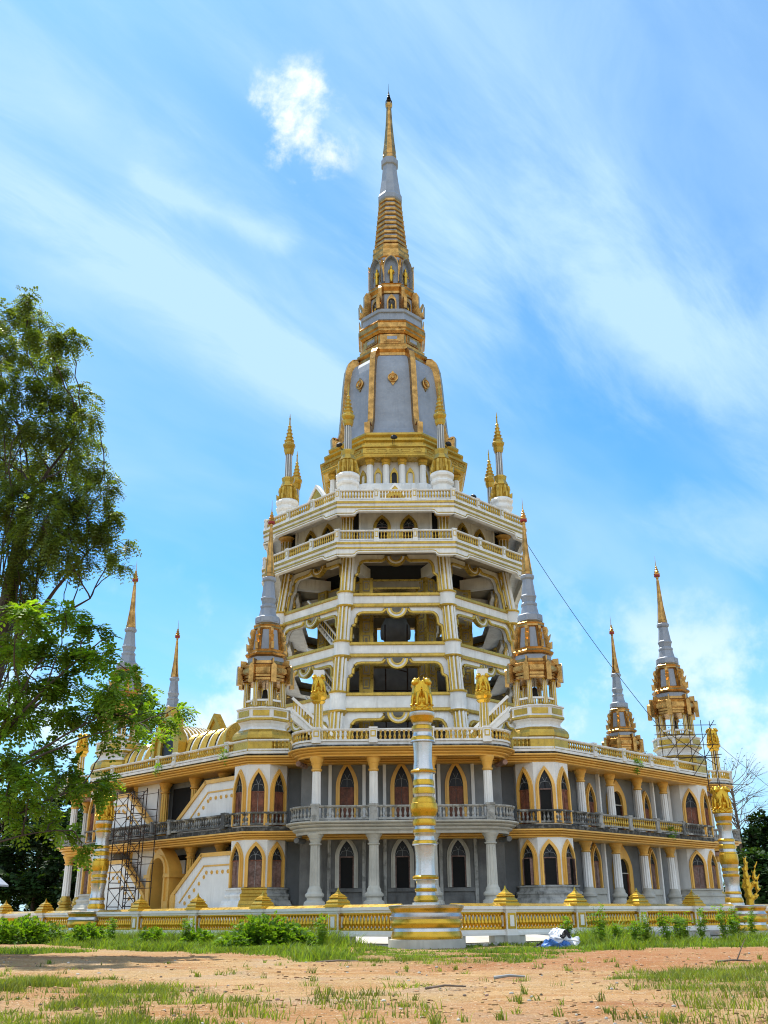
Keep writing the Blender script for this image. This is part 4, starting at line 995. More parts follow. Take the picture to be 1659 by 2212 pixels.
# ------------------------------------------------------------------ corner turrets with bells
def make_turret():
    t = thing('bell_turret', '', 'turret', T(0, 0, 0), 'bell turrets at the corners of the hall terrace')
    ph = R_(22.5)
    def rg(name, prof, m, mats=None, par=None, smooth=0):
        b = MB(); b.lathe(prof, 8, m, None, phase=ph, apo=True, mats=mats); return put(name, b.mesh(name, smooth), par or t)
    rg('turret_base', [(2.3, 13.95), (2.3, 14.9), (2.42, 15.0), (2.42, 15.25), (2.3, 15.5), (2.05, 15.75), (1.95, 15.78), (1.8, 16.0), (1.85, 16.25), (2.02, 16.4), (2.02, 16.44), (2.16, 16.5), (2.16, 16.66), (2.08, 16.7), (2.08, 17.38), (2.2, 17.42), (2.2, 17.52), (1.2, 17.54)], WHITE, mats=[MUSTARD, MUSTARD, MUSTARD, MUSTARD, MUSTARD, WHITE, WHITE, WHITE, WHITE, WHITE, MUSTARD, MUSTARD, WHITE, WHITE, WHITE, WHITE, WHITE])
    b = MB()
    for k in range(8):
        M = Matrix.Rotation(R_(45 * k), 4, 'Z'); b.box(-.66, .66, -2.13, -2.0, 16.82, 17.28, MUSTARD, M)
    put('base_panel', b, t)
    cm = fluted(.215, 2.2, 8, .9, MUSTARD, WHITE2).mesh('turret_column'); cc = capital_mb(.2, .32, MUSTARD).mesh('capital', 40); cb = base_mb(.2, .25, MUSTARD).mesh('column_base', 40)
    rl = MB(); bl = MB()
    for k in range(8):
        a = ph + R_(45 * k); p = Matrix.Translation((1.62 * math.cos(a), 1.62 * math.sin(a), 17.5))
        o = put('turret_column', cm, t, p); put('capital', cc, o, p @ Matrix.Translation((0, 0, 2.15))); put('column_base', cb, o, p)
        M = Matrix.Rotation(R_(45 * k), 4, 'Z')
        rl.box(-.55, .55, -1.55, -1.42, 17.58, 17.68, WHITE2, M); rl.box(-.55, .55, -1.58, -1.4, 18.12, 18.28, WHITE2, M)
        for i in range(5): rl.lathe([(.05, 17.66), (.075, 17.82), (.04, 18.0), (.06, 18.13)], 6, MUSTARD, M @ Matrix.Translation(((i - 2) * .21, -1.49, 0)), cap=False)
    put('turret_railing', rl, t)
    rg('eave_soffit', [(.3, 20.0), (1.75, 19.95), (1.75, 19.85), (1.9, 19.85)], WHITE2)
    e = rg('gilded_eave', [(1.55, 19.78), (1.76, 19.78), (1.76, 20.05), (1.86, 20.1), (1.86, 20.3), (2.0, 20.35), (2.0, 20.85), (1.88, 20.9), (1.92, 21.1), (1.7, 21.25), (1.6, 21.5)], GILT)
    q = MB()
    for k in range(8):
        M = Matrix.Rotation(R_(45 * k), 4, 'Z'); q.box(-.6, .6, -2.08, -1.9, 20.42, 20.78, GILT, M); q.box(-.42, .42, -2.11, -1.9, 20.5, 20.7, GILT, M); q.box(-.68, .68, -1.84, -1.7, 19.82, 20.02, GILT, M)
        M = Matrix.Rotation(R_(45 * k + 22.5), 4, 'Z')
        q.prism([(-.0, 0)] * 0 + [(-.22, 19.55), (.22, 19.55), (.22, 20.95), (0, 21.15), (-.22, 20.95)], -2.46, -2.1, GILT, M)
        q.prism([(-.06, 20.0), (.06, 20.0), (.06, 21.6), (-.06, 21.6)], -2.2, -1.7, GILT, M)
    put('eave_bracket', q, e)
    rg('grey_band', [(1.5, 21.35), (1.46, 21.95)], BELL)
    rg('gilded_ring', [(1.4, 21.85), (1.66, 22.0), (1.72, 22.15), (1.6, 22.3), (1.46, 22.35), (1.5, 22.5), (1.25, 22.6)], GILT)
    rg('turret_body', [(1.22, 22.5), (1.02, 24.45)], BELL)
    ac = MB(); ac.prism([(1.1, 22.5), (1.76, 22.5), (1.8, 23.1), (1.62, 23.0), (1.5, 23.15), (1.62, 23.4), (1.7, 23.75), (1.5, 23.55), (1.42, 23.75), (1.52, 24.1), (1.42, 24.4), (1.0, 24.5)], -.12, .12, GILT)
    ac.prism([(1.0, 22.5), (1.38, 22.5), (1.2, 24.4), (.95, 24.4)], -.17, .17, GILT)
    acm = ac.mesh('corner_finial')
    for k in range(8): put('corner_finial', acm, t, Matrix.Rotation(ph + R_(45 * k), 4, 'Z'))
    rg('gilded_neck', [(1.0, 24.3), (1.15, 24.45), (1.1, 24.6), (1.15, 24.75), (1.02, 24.9), (.95, 25.0)], GILT)
    b = MB(); b.lathe([(.98, 24.95), (1.02, 25.0), (1.02, 25.5), (.9, 25.6), (.75, 25.65), (.62, 26.35), (.66, 26.45), (.66, 26.6), (.52, 26.75), (.60, 27.1), (.65, 27.2), (.65, 27.3), (.58, 27.4), (.43, 28.8), (.55, 28.9), (.57, 29.0), (.57, 29.15), (.4, 29.3)], 8, BELL, None, phase=ph, apo=True)
    for k in range(8): b.box(-.27, .27, -1.05, -1.0, 25.1, 25.42, BELL, Matrix.Rotation(R_(45 * k), 4, 'Z'))
    put('grey_shaft', b, t)
    b = MB(); b.lathe([(.42, 29.2), (.46, 29.3), (.46, 29.55), (.38, 29.6), (.38, 29.8), (.28, 30.6), (.17, 32.6), (.10, 34.0), (.14, 34.15), (.14, 34.35)], 8, GILT, None, phase=ph, apo=True)
    for k in range(8):
        a = ph + R_(45 * k); b.tube([(.42 * math.cos(a), .42 * math.sin(a), 29.6), (.26 * math.cos(a), .26 * math.sin(a), 31.2), (.12 * math.cos(a), .12 * math.sin(a), 33.9)], .05, GILT, 4, None, .02)
    put('golden_spire', b, t)
    c = MB(); c.lathe([(.30, 34.3), (.32, 34.4), (.3, 34.5)], 10, REDP); c.lathe([(.30, 34.5), (.33, 34.62), (.2, 34.72), (.26, 34.86), (.15, 34.98), (.19, 35.1), (.1, 35.24), (.12, 35.36), (.05, 35.5), (.03, 35.8), (.01, 36.6)], 10, GILT); put('crown', c, t)
    return t
tur = make_turret()
tlab = {0: 'bell turret with gilded eaves at the left corner of the front canopy', 1: 'bell turret with gilded eaves at the right corner of the front canopy', 2: 'bell turret wrapped in bamboo scaffolding at the far right corner', 7: 'bell turret half hidden behind the leafy tree on the far left', 3: 'bell turret at the rear right, only its gilded top above the balustrade', 6: 'rear left bell turret, only its grey and gold spire above the gable'}
bell0 = None
def make_bell():
    b = MB(); b.lathe([(.0, .55), (.12, .5), (.2, .4), (.23, 0), (.3, -.25), (.26, -.26)], 12, BRONZE); b.tube([(0, 0, .5), (0, 0, 1.15)], .03, BLACK, 5)
    return thing('bronze_bell', '', 'bell', T(), 'bells hanging in the turrets', b.mesh('bronze_bell', 40))
bell0 = make_bell()
first = True
for v in (0, 1, 2, 7, 3, 6):
    th = R_(-112.5 + 45 * v); M = T(AX + 29.5 * math.cos(th), AY + 29.5 * math.sin(th))
    if first:
        tur.matrix_basis = M; W[tur] = M; tur['label'] = tlab[v]; o = tur
    else: o = dup(tur, M, tlab[v])
    if v in (0, 1, 2):
        MB_ = M @ Matrix.Translation((0, 0, 18.85)); bl = {0: 'dark bronze bell hanging in the turret left of the front canopy', 1: 'dark bronze bell hanging in the turret right of the front canopy', 2: 'dark bronze bell hanging in the scaffolded turret'}[v]
        if first: bell0.matrix_basis = MB_; bell0['label'] = bl
        else:
            c = bell0.copy(); COL.objects.link(c); c.matrix_basis = MB_; c['label'] = bl
    first = False

# ------------------------------------------------------------------ pinnacle columns on the top terrace
def make_pinnacle():
    t = thing('pinnacle_column', '', 'pinnacle', T(), 'slim pinnacle columns round the top terrace')
    ph = R_(22.5)
    def rg(name, prof, m, apo=True, n=8, mats=None):
        b = MB(); b.lathe(prof, n, m, None, phase=ph, apo=apo, mats=mats); return put(name, b, t)
    rg('pedestal', [(1.25, 41.85), (1.25, 43.2), (1.05, 43.4), (1.0, 44.3), (1.2, 44.5), (1.25, 44.7), (1.05, 44.9), (1.05, 45.1), (1.25, 45.3), (1.28, 45.5), (1.1, 45.8), (.6, 45.9)], WHITE2)
    rg('gold_collar', [(.8, 45.8), (.72, 47.4), (.85, 47.5), (.78, 47.7), (.62, 48.1), (.72, 48.5), (.72, 48.65), (.5, 48.75)], MUSTARD)
    lf = MB(); lf.prism([(.6, 45.8), (1.3, 45.8), (1.35, 46.4), (1.12, 46.25), (1.02, 46.5), (1.12, 46.9), (1.05, 47.3), (.6, 47.45)], -.12, .12, MUSTARD); lf.prism([(.6, 45.8), (.98, 45.8), (.9, 47.3), (.6, 47.4)], -.24, .24, MUSTARD); lm = lf.mesh('leaf_bracket')
    for k in range(8): put('leaf_bracket', lm, t, Matrix.Rotation(ph + R_(45 * k), 4, 'Z'))
    put('fluted_shaft', fluted(.42, 3.2, 9, .93, GREYW, WHITE2).mesh('fluted_shaft'), t, Matrix.Translation((0, 0, 48.6)))
    rg('stacked_top', [(.42, 51.7), (.5, 51.9), (.6, 52.3), (.5, 52.4), (.68, 52.75), (.72, 52.95), (.6, 53.05), (.5, 53.3), (.58, 53.5), (.42, 53.6), (.38, 53.8), (.47, 53.95), (.33, 54.05), (.3, 54.3), (.38, 54.45), (.25, 54.55), (.23, 54.8), (.3, 54.95), (.18, 55.05), (.17, 55.3), (.22, 55.4), (.1, 55.55), (.07, 56.3), (.11, 56.45), (.06, 56.6), (.02, 57.1)], MUSTARD)
    return t
pin = make_pinnacle()
plab = {0: 'white and gold pinnacle column left of the bell, above the front balustrade', 1: 'white and gold pinnacle column right of the bell, above the front balustrade', 7: 'pinnacle column at the left edge of the top terrace, nearer of the two there', 2: 'pinnacle column at the right edge of the top terrace, nearer of the two there', 6: 'shorter looking pinnacle column on the left, partly behind its neighbour', 3: 'shorter looking pinnacle column on the right, partly behind its neighbour'}
first = True
for v in (0, 1, 7, 2, 6, 3):
    th = R_(-112.5 + 45 * v); M = T(AX + 13.26 * math.cos(th), AY + 13.26 * math.sin(th))
    if first: pin.matrix_basis = M; W[pin] = M; pin['label'] = plab[v]; first = False
    else: dup(pin, M, plab[v])
# doorway gables on the top terrace
def gablet(k, a, z, s, lab):
    M = fr(k, a, z); t = thing('terrace_doorway', lab, 'doorway', M)
    g = MB(); out = arch_pts(1.3 * s, 1.2 * s, 3.3 * s, 8, .35); inn = [(-.7 * s, 0)] + [(-.7 * s * math.cos(R_(q)), 1.2 * s + .7 * s * math.sin(R_(q))) for q in range(0, 181, 20)] + [(.7 * s, 0)]
    g.prism(out + inn[::-1], 0, .4, MUSTARD); put('gable', g, t, M)
    g = MB(); g.prism(arch_pts(1.4 * s, 1.2 * s, 3.5 * s, 8, .35) + arch_pts(1.2 * s, 1.2 * s, 3.15 * s, 8, .35)[::-1], -.12, .5, WHITE2); put('gable_edge', g, t, M)
    g = MB(); g.prism(arch_pts(1.15 * s, 1.1 * s, 2.6 * s, 8, .7), .4, 2.6, MUSTARD); put('roof', g, t, M)
    g = MB(); g.prism(inn, .15, .25, WOOD); put('door', g, t, M)
gablet(0, 12.2, 41.85, .86, 'small gold gable peeping over the middle of the top front balustrade')
gablet(-1, 12.3, 41.9, 1.25, 'gold gabled doorway on the left of the top terrace between pinnacles')

# ------------------------------------------------------------------ floodlights
def make_flood():
    b = MB(); b.tube([(0, 0, 0), (0, -.5, 0), (0, -.95, .25)], .04, BLACK, 6); b.tube([(-.2, -.1, 0), (-.2, -.95, .2)], .03, BLACK, 5)
    t = thing('floodlight', '', 'floodlight', T(), 'black floodlights bracketed on the drum', b.mesh('floodlight'))
    c = MB(); c.lathe([(.1, -.1), (.36, .0), (.4, .12), (.3, .3), (.1, .42)], 12, BLACK, Matrix.Translation((0, -1.0, .3)) @ Matrix.Rotation(.5, 4, 'X')); put('lamp_housing', c, t)
    return t
fl = make_flood(); first = True
for k, z, a, lx, lab in ((0, 51.2, 8.6, 0, 'black floodlight at the centre of the gold entablature'), (-1, 51.4, 8.6, .8, 'black floodlight on the entablature just left of the left pinnacle shaft'), (1, 51.4, 8.6, -.8, 'black floodlight on the entablature just right of the right pinnacle shaft'), (-2, 48.2, 8.6, -.6, 'black floodlight sticking out against the sky on the left'), (2, 48.2, 8.6, .6, 'black floodlight sticking out against the sky on the right')):
    M = fr(k, a, z, lx); M = Matrix.Translation(M.translation) @ Matrix.Rotation(R_(45 * k), 4, 'Z')
    if first: fl.matrix_basis = M; W[fl] = M; fl['label'] = lab; first = False
    else: dup(fl, M, lab)

# ------------------------------------------------------------------ lion capitals and lion pillars
def remesh(mb, vox, name, smooth=2):
    me = mb.mesh(name); o = bpy.data.objects.new('tmp', me); COL.objects.link(o)
    r = o.modifiers.new('r', 'REMESH'); r.mode = 'VOXEL'; r.voxel_size = vox; r.use_smooth_shade = True
    s = o.modifiers.new('s', 'SMOOTH'); s.iterations = smooth; s.factor = .5
    dg = bpy.context.evaluated_depsgraph_get(); dg.update()
    e = bpy.data.meshes.new_from_object(o.evaluated_get(dg)); bpy.data.objects.remove(o)
    e.name = name; e.materials.clear(); e.materials.append(mb.mats[0])
    e.polygons.foreach_set('use_smooth', [True] * len(e.polygons)); e.polygons.foreach_set('material_index', [0] * len(e.polygons))
    return e
def lion_capital():
    b = MB(); m = LION
    b.lathe([(.62, 0), (.72, .04), (.74, .12), (.66, .2), (.7, .28), (.7, .34), (.5, .36)], 24, m)
    for i in range(12): b.ball((.70 * math.cos(i * PI / 6), .70 * math.sin(i * PI / 6), .18), .085, m, 8, 6)
    b.lathe([(.42, .3), (.36, 1.6), (.3, 1.85), (.2, 1.9)], 12, m)
    for q in range(4):
        M = Matrix.Rotation(R_(45 + 90 * q), 4, 'Z')
        b.ball((.36, 0, 1.22), (.30, .33, .52), m, 12, 9, M)          # chest
        b.ball((.28, 0, .72), (.26, .30, .42), m, 12, 8, M)
        b.ball((.50, 0, 1.83), (.24, .24, .25), m, 12, 9, M)          # head
        b.ball((.70, 0, 1.75), (.15, .14, .12), m, 10, 7, M)          # muzzle
        b.ball((.70, 0, 1.64), (.10, .11, .06), m, 8, 6, M)
        for s in (-1, 1):
            b.ball((.42, s * .2, 2.02), (.07, .06, .09), m, 8, 6, M)  # ears
            b.ball((.63, s * .1, 1.89), .06, m, 8, 6, M)
            b.tube([(.50, s * .2, 1.15), (.60, s * .2, .78), (.60, s * .2, .40)], .12, m, 8, M, .095)
            b.ball((.66, s * .2, .39), (.15, .11, .07), m, 8, 6, M)
            for j in range(6): b.tube([(.34, s * (.06 + .05 * j), 2.0 - .03 * j), (.56 - .02 * j, s * (.10 + .05 * j), 1.6 - .08 * j), (.60 - .045 * j, s * (.06 + .045 * j), 1.22 - .07 * j)], .058, m, 6, M, .03)
    return remesh(b, .026, 'lion_capital', 2)
LIONC = lion_capital()
def lion_pillar(M, lab, prof, mats, ped, pmats, zc, s=1.0, off=(0, 0), hz=1.0):
    t = thing('lion_pillar', lab, 'lion pillar', M, 'lion pillars standing on the fence line')
    b = MB(); b.lathe(ped, 40, SILVER, None, mats=pmats); put('pedestal', b.mesh('pedestal', 40), t, M)
    b = MB(); b.lathe(prof, 36, SILVER, None, mats=mats); M = M @ Matrix.Translation((*off, 2.2)) @ Matrix.Scale(hz, 4, (0, 0, 1)) @ Matrix.Translation((0, 0, -2.2)); put('pillar_shaft', b.mesh('pillar_shaft', 40), t, M)
    put('lion_capital', LIONC, t, M @ Matrix.Translation((0, 0, zc)) @ Matrix.Scale(s, 4))
    tw = MB()
    for i in range(3): tw.tube([(.2 * i - .2, 0, zc + 1.9), (.25 * i - .1, .1, zc + 2.25), (.1 * i + .1, .05, zc + 2.45)], .015, STICK, 4)
    put('dry_twig', tw, t, M)
S_, G_ = SILVER, GOLD
def segs(lst):
    """[(z, r, mat), ...] -> profile and one material per segment"""
    return [(r, z) for z, r, m in lst], [m for z, r, m in lst[:-1]]
pc = [(2.2, .80, S_), (2.36, .80, S_), (2.38, .62, G_), (2.5, .72, G_), (2.62, .68, G_), (2.74, .58, S_), (2.9, .55, S_), (2.94, .62, G_), (3.06, .64, G_), (3.14, .58, S_), (3.35, .54, S_), (3.56, .60, S_), (3.6, .74, G_), (3.7, .77, G_), (3.78, .72, G_), (3.82, .60, S_), (4.2, .56, S_), (4.7, .555, S_), (5.2, .59, S_), (5.42, .62, S_), (5.47, .76, S_), (5.52, .72, G_), (5.68, .70, G_), (5.72, .62, S_), (5.92, .58, S_), (6.1, .62, S_), (6.14, .67, G_), (6.26, .68, G_), (6.34, .62, S_), (6.5, .58, S_), (6.54, .67, G_), (6.7, .70, G_), (6.88, .66, G_), (6.92, .59, S_), (7.02, .60, S_), (7.06, .68, G_), (7.25, .76, G_), (7.32, .80, G_), (7.55, .82, G_), (7.78, .79, G_), (7.82, .72, G_), (8.0, .70, G_), (8.12, .64, G_), (8.16, .58, S_), (8.3, .60, S_), (8.34, .67, G_), (8.5, .68, G_), (8.66, .66, G_), (8.7, .58, S_), (8.8, .57, S_), (8.84, .63, G_), (9.0, .64, G_), (9.14, .60, S_), (9.3, .57, S_), (9.5, .60, S_), (9.53, .74, G_), (9.62, .77, G_), (9.7, .72, G_), (9.74, .60, S_), (10.2, .545, S_), (10.8, .555, S_), (11.3, .60, S_), (11.35, .74, S_), (11.44, .70, G_), (11.6, .69, G_), (11.68, .60, S_), (11.9, .55, S_), (12.06, .60, S_), (12.1, .65, G_), (12.28, .63, G_), (12.36, .54, S_), (12.46, .56, S_), (12.5, .62, G_), (12.7, .68, G_), (12.84, .74, G_), (12.88, .77, S_), (13.12, .77, S_), (13.14, .66, S_)]
pedc = [(-.05, 2.18, PALEC), (.44, 2.16, PALEC), (.46, 1.98, G_), (.62, 2.02, G_), (.8, 1.95, G_), (.86, 1.93, S_), (1.02, 1.9, S_), (1.06, 2.0, G_), (1.25, 2.09, G_), (1.42, 2.05, G_), (1.5, 2.0, S_), (1.62, 2.08, S_), (1.7, 2.0, S_), (1.8, 1.95, S_), (1.86, 1.98, G_), (2.0, 2.05, G_), (2.06, 2.12, S_), (2.2, 2.15, S_), (2.24, 1.9, S_), (2.25, .5, S_)]
a1, m1 = segs(pc); a2, m2 = segs(pedc)
lion_pillar(T(FC.x, FC.y), 'tall silver and gold lion pillar at the near corner of the fence', a1, m1, a2, m2, 13.13)
ps = [(2.2, .98, S_), (2.4, .96, S_), (2.44, .84, G_), (2.6, .9, G_), (2.78, .78, G_), (2.82, .68, S_), (3.02, .66, S_), (3.08, .72, G_), (3.22, .73, G_), (3.27, .68, S_), (3.7, .61, S_), (4.3, .70, S_), (4.36, .75, G_), (4.54, .76, G_), (4.6, .68, S_), (4.74, .69, S_), (4.8, .78, G_), (5.0, .78, G_), (5.05, .7, S_), (5.22, .74, S_), (5.3, .82, G_), (5.5, .92, G_), (5.8, .94, G_), (6.08, .9, G_), (6.12, .76, G_), (6.26, .74, S_), (6.46, .72, S_), (6.5, .80, G_), (6.78, .80, G_), (6.84, .68, S_), (7.0, .68, S_), (7.06, .76, G_), (7.22, .76, G_), (7.28, .66, S_), (7.8, .60, S_), (8.24, .68, S_), (8.3, .72, G_), (8.44, .72, G_), (8.5, .66, S_), (8.62, .68, S_), (8.66, .74, G_), (8.96, .84, G_), (9.0, .88, S_), (9.22, .88, S_), (9.24, .7, S_)]
peds = [(r if False else z, r * .80, m) for z, r, m in pedc]
a1, m1 = segs(ps); a2, m2 = segs(peds)
pL = FC + FL * 5; pR = FC + FR * 5
a1 = [(.86 * (r if r < .72 else .72 + .5 * (r - .72)), z) for r, z in a1]
lion_pillar(T(pL.x, pL.y), 'shorter lion pillar on the left fence, in front of the stair scaffold', a1, m1, a2, m2, 9.22, 1.05, (.42, .3))
lion_pillar(T(pR.x, pR.y), 'shorter lion pillar on the right fence near the golden serpent', a1, m1, a2, m2, 9.22, 1.05, (-.5, .3), .965)
def lion_column(M, lab, block=True):
    t = thing('lion_column', lab, 'lion column', M, 'lion topped columns on the hall terrace')
    b = fluted(.42, 3.2, 9, .85, MUSTARD, WHITE2); put('fluted_shaft', b.mesh('fluted_shaft'), t, M)
    b = MB(); b.lathe([(.36, 3.1), (.55, 3.3), (.5, 3.4), (.68, 3.62), (.7, 3.75), (.4, 3.78)], 16, GOLD); put('neck_ring', b, t, M)
    put('lion_capital', LIONC, t, M @ Matrix.Translation((0, 0, 3.7)) @ Matrix.Scale(.84, 4))
    if block:
        b = MB(); b.box(-.42, .42, -.42, .42, 5.2, 5.75, WHITE2); put('top_block', b, t, M)
for k, lx, lab, bl in ((0, -6.45, 'lion column with white block on the left of the front canopy terrace', True), (0, 6.45, 'lion column with white block on the right of the front canopy terrace', True), (2, -6.45, 'lion column above the far right canopy against the sky', False), (-2, 6.45, 'lion column above the far left canopy beside the tree', False)):
    p = fr(k, 32.4, 13.95, lx).translation; lion_column(T(p.x, p.y, p.z, R_(45 * k)), lab, bl)

# ------------------------------------------------------------------ fence: posts, bays with balusters
def make_post():
    t = thing('fence_post', '', 'fence post', T(), 'gold capped posts of the fence')
    b = MB(); s = .42
    b.box(-s * 1.25, s * 1.25, -s * 1.25, s * 1.25, -.05, .55, PALEC); b.box(-s * 1.1, s * 1.1, -s * 1.1, s * 1.1, .55, .86, WHITE2); b.box(-s, s, -s, s, .86, 1.86, WHITE2); b.box(-s * 1.12, s * 1.12, -s * 1.12, s * 1.12, 1.86, 2.0, WHITE2); b.box(-s * 1.35, s * 1.35, -s * 1.35, s * 1.35, 2.0, 2.22, WHITE2)
    put('post_body', b, t)
    for d in range(4):
        M = Matrix.Rotation(d * PI / 2, 4, 'Z'); p = MB(); p.box(-s * .8, s * .8, -s - .035, -s + .02, .92, 1.80, GOLD); p.box(-s * .42, s * .42, -s - .05, -s, 1.05, 1.67, WHITE2); put('post_panel', p, t, M)
    c = MB()
    for pr in ([(.74, 2.2), (.74, 2.31)], [(.67, 2.31), (.67, 2.36), (.56, 2.5)], [(.60, 2.5), (.60, 2.56), (.50, 2.66), (.40, 2.8)], [(.46, 2.8), (.46, 2.86), (.33, 2.93)], [(.36, 2.93), (.36, 2.98), (.22, 3.06), (.12, 3.18), (.08, 3.24)], [(.10, 3.24), (.06, 3.3), (.015, 3.5)]):
        c.lathe([(r * .87, 2.2 + (z - 2.2) * .88) for r, z in pr], 4, GOLD, None, phase=PI / 4, apo=True)
    put('tiered_cap', c, t)
    return t
post0 = make_post(); first = True
def place_post(p, ang, lab):
    global first
    M = T(p.x, p.y, 0, ang)
    if first: post0.matrix_basis = M; W[post0] = M; post0['label'] = lab; first = False
    else: dup(post0, M, lab)
def make_bay(length):
    t = thing('fence_bay', '', 'fence', T(), 'balustrade bays of the fence')
    h = length / 2
    b = MB()
    b.prism([(-h, 2.0), (h, 2.0), (h, 2.17), (-h, 2.17)], -.36, .36, WHITE2); b.prism([(-h, 1.86), (h, 1.86), (h, 2.0), (-h, 2.0)], -.26, .26, WHITE2)
    put('coping', b, t)
    b = MB(); b.add([(-h, -.3, 2.172), (h, -.3, 2.172), (h, .3, 2.172), (-h, .3, 2.172), (-h, 0, 2.33), (h, 0, 2.33)], [(0, 1, 5, 4), (2, 3, 4, 5), (0, 4, 3), (1, 2, 5)], MUSTARD); put('gold_ridge', b, t)
    b = MB(); b.box(-h, h, -.24, .24, .70, .87, WHITE2); b.box(-h, h, -.32, .32, .56, .70, WHITE2); b.box(-h, h, -.38, .38, -.05, .13, PALEC)
    b.box(-h, -h + .9, -.24, .24, .13, .56, PALEC); b.box(h - .9, h, -.24, .24, .13, .56, PALEC)
    put('bottom_rail', b, t)
    b = MB(); b.box(-h, h, -.20, .20, .87, .93, GOLD); b.box(-h, h, -.20, .20, 1.78, 1.86, GOLD); put('gold_rail', b, t)
    bm_ = MB(); q = .13; hb = .86
    bm_.lathe([(q, .0), (q, .07), (.07, .12), (.14, .28), (.15, .36), (.10, .5), (.062, .66), (.075, .74), (.12, .78), (.12, hb)], 8, GOLD); bme = bm_.mesh('baluster', 60)
    n = int(length / .295)
    for i in range(n): put('baluster', bme, t, Matrix.Translation((-h + (i + .5) * length / n, 0, .925)))
    return t
ORD = ('first', 'second', 'third', 'fourth', 'fifth', 'sixth', 'seventh', 'eighth', 'ninth', 'tenth')
for d, side in ((FL, 'left'), (FR, 'right')):
    u = d.normalized(); L_ = d.length; bays = {}
    ang = math.atan2(d.y, d.x) if side == 'right' else math.atan2(-d.y, -d.x)
    nb = 9 if side == 'left' else 7
    for i in range(nb):
        a = FC + d * i; b_ = FC + d * (i + 1)
        r0 = 1.9 if i == 0 else (1.5 if i == 5 else .44); r1 = 1.5 if i == 4 else .44
        a2 = a + u * r0; b2 = b_ - u * r1; mid = (a2 + b2) / 2; ln = round((b2 - a2).length, 2)
        lab = f'fence bay of gold balusters, {ORD[i]} to the {side} of the tall corner lion pillar'
        M = T(mid.x, mid.y, 0, ang)
        if ln not in bays:
            o = make_bay(ln); o.matrix_basis = M; W[o] = M; o['label'] = lab; bays[ln] = o
        else: dup(bays[ln], M, lab)
        if i != 4: place_post(b_, ang, f'white fence post with gold tiered cap, {ORD[i if i < 4 else i - 1]} to the {side} of the corner pillar')

# ------------------------------------------------------------------ statue inside the tower
def buddha():
    b = MB(); m = STATUE; M = T(AX, AY + .5, F2)
    b.ball((0, 0, 2.2), (7.2, 5.0, 2.3), m, 20, 10, M)       # crossed legs
    b.ball((0, .6, 7.5), (3.9, 2.9, 6.2), m, 18, 12, M)      # trunk
    b.ball((0, .4, 14.2), (4.3, 2.3, 2.5), m, 18, 10, M)     # shoulders
    b.lathe([(1.2, 15.5), (1.1, 17.2)], 12, m, M)
    b.ball((0, 0, 18.2), (1.55, 1.7, 2.1), m, 16, 12, M); b.ball((0, .2, 20.1), (.9, .9, .8), m, 12, 8, M)
    for s in (-1, 1):
        b.tube([(s * 4.0, .2, 14.2), (s * 5.0, .2, 10), (s * 4.4, -1.6, 6.0), (s * 1.2, -3.4, 4.6)], 1.35, m, 10, M, .8)
        b.ball((s * 1.6, .1, 17.8), (.2, .35, 1.0), m, 8, 6, M)
    b.ball((0, -1.65, 17.9), (.25, .3, .5), m, 8, 6, M)
    me = remesh(b, .22, 'seated_statue', 3)
    thing('seated_statue', 'unfinished grey seated statue inside the tower behind scaffold poles', 'statue', None, None, me)
    s = MB()
    for x in np.arange(-6, 6.1, 2.4):
        s.tube([(AX + x + random.uniform(-.2, .2), AY - 5.6, F2), (AX + x, AY - 5.6, 31)], .075, IRON, 5)
    for z in np.arange(16, 31, 2.6):
        s.tube([(AX - 6.3, AY - 5.7, z), (AX + 6.3, AY - 5.7, z + random.uniform(-.3, .3))], .07, IRON, 5)
    for x, z in ((-5, 20), (0, 21), (-3, 27), (2, 28)): s.tube([(AX + x, AY - 5.8, z), (AX + x + 4.2, AY - 5.8, z + random.choice((-1.3, 1.7)))], .07, IRON, 5)
    thing('statue_scaffold', 'dark pole scaffold standing in front of the grey seated statue', 'scaffolding', None, None, s.mesh('statue_scaffold'))
buddha()

# ------------------------------------------------------------------ scaffold towers outside
def frame_scaffold():
    M = fr(-1, 31.2, P0, -.9); t = thing('scaffold_tower', 'rusty frame scaffold tower standing before the left stairs', 'scaffolding', M)
    for x in (-2.5, 0., 2.3):
        s = MB(); tilt = .05 * x
        for y in (-.55, .55):
            s.tube([(x, y, 0), (x + .12, y, 9.6)], .042, IRON, 6)
        for z in np.arange(.3, 9.6, .62 if x == 0 else 1.9): s.tube([(x, -.55, z), (x, .55, z)], .04, IRON, 5)
        if x == 0:
            s.tube([(x + .35, -.55, 0), (x + .47, -.55, 9.5)], .04, IRON, 5)
            for z in np.arange(.3, 9.4, .32): s.tube([(x, -.55, z), (x + .36, -.55, z)], .028, IRON, 4)
        put('upright_frame', s, t, M)
    s = MB()
    for z in (1.7, 3.6, 5.5, 7.4, 9.3):
        s.tube([(-2.6, -.55, z), (2.5, -.55, z + .08)], .028, IRON, 5); s.tube([(-2.6, .55, z), (2.5, .55, z)], .028, IRON, 5)
    for i, z in enumerate((0, 1.9, 3.8, 5.7, 7.6)):
        for xa, xb in ((-2.5, 0), (0, 2.3)):
            s.tube([(xa, -.58, z + .2), (xb, -.58, z + 1.8)], .03, IRON, 5); s.tube([(xa, -.6, z + 1.8), (xb, -.6, z + .2)], .03, IRON, 5)
    put('cross_brace', s, t, M)
    s = MB(); s.box(-2.6, 2.4, -.5, .5, 5.52, 5.58, STICK); s.box(-2.6, -.1, -.5, .5, 1.75, 1.81, STICK); put('plank', s, t, M)
frame_scaffold()
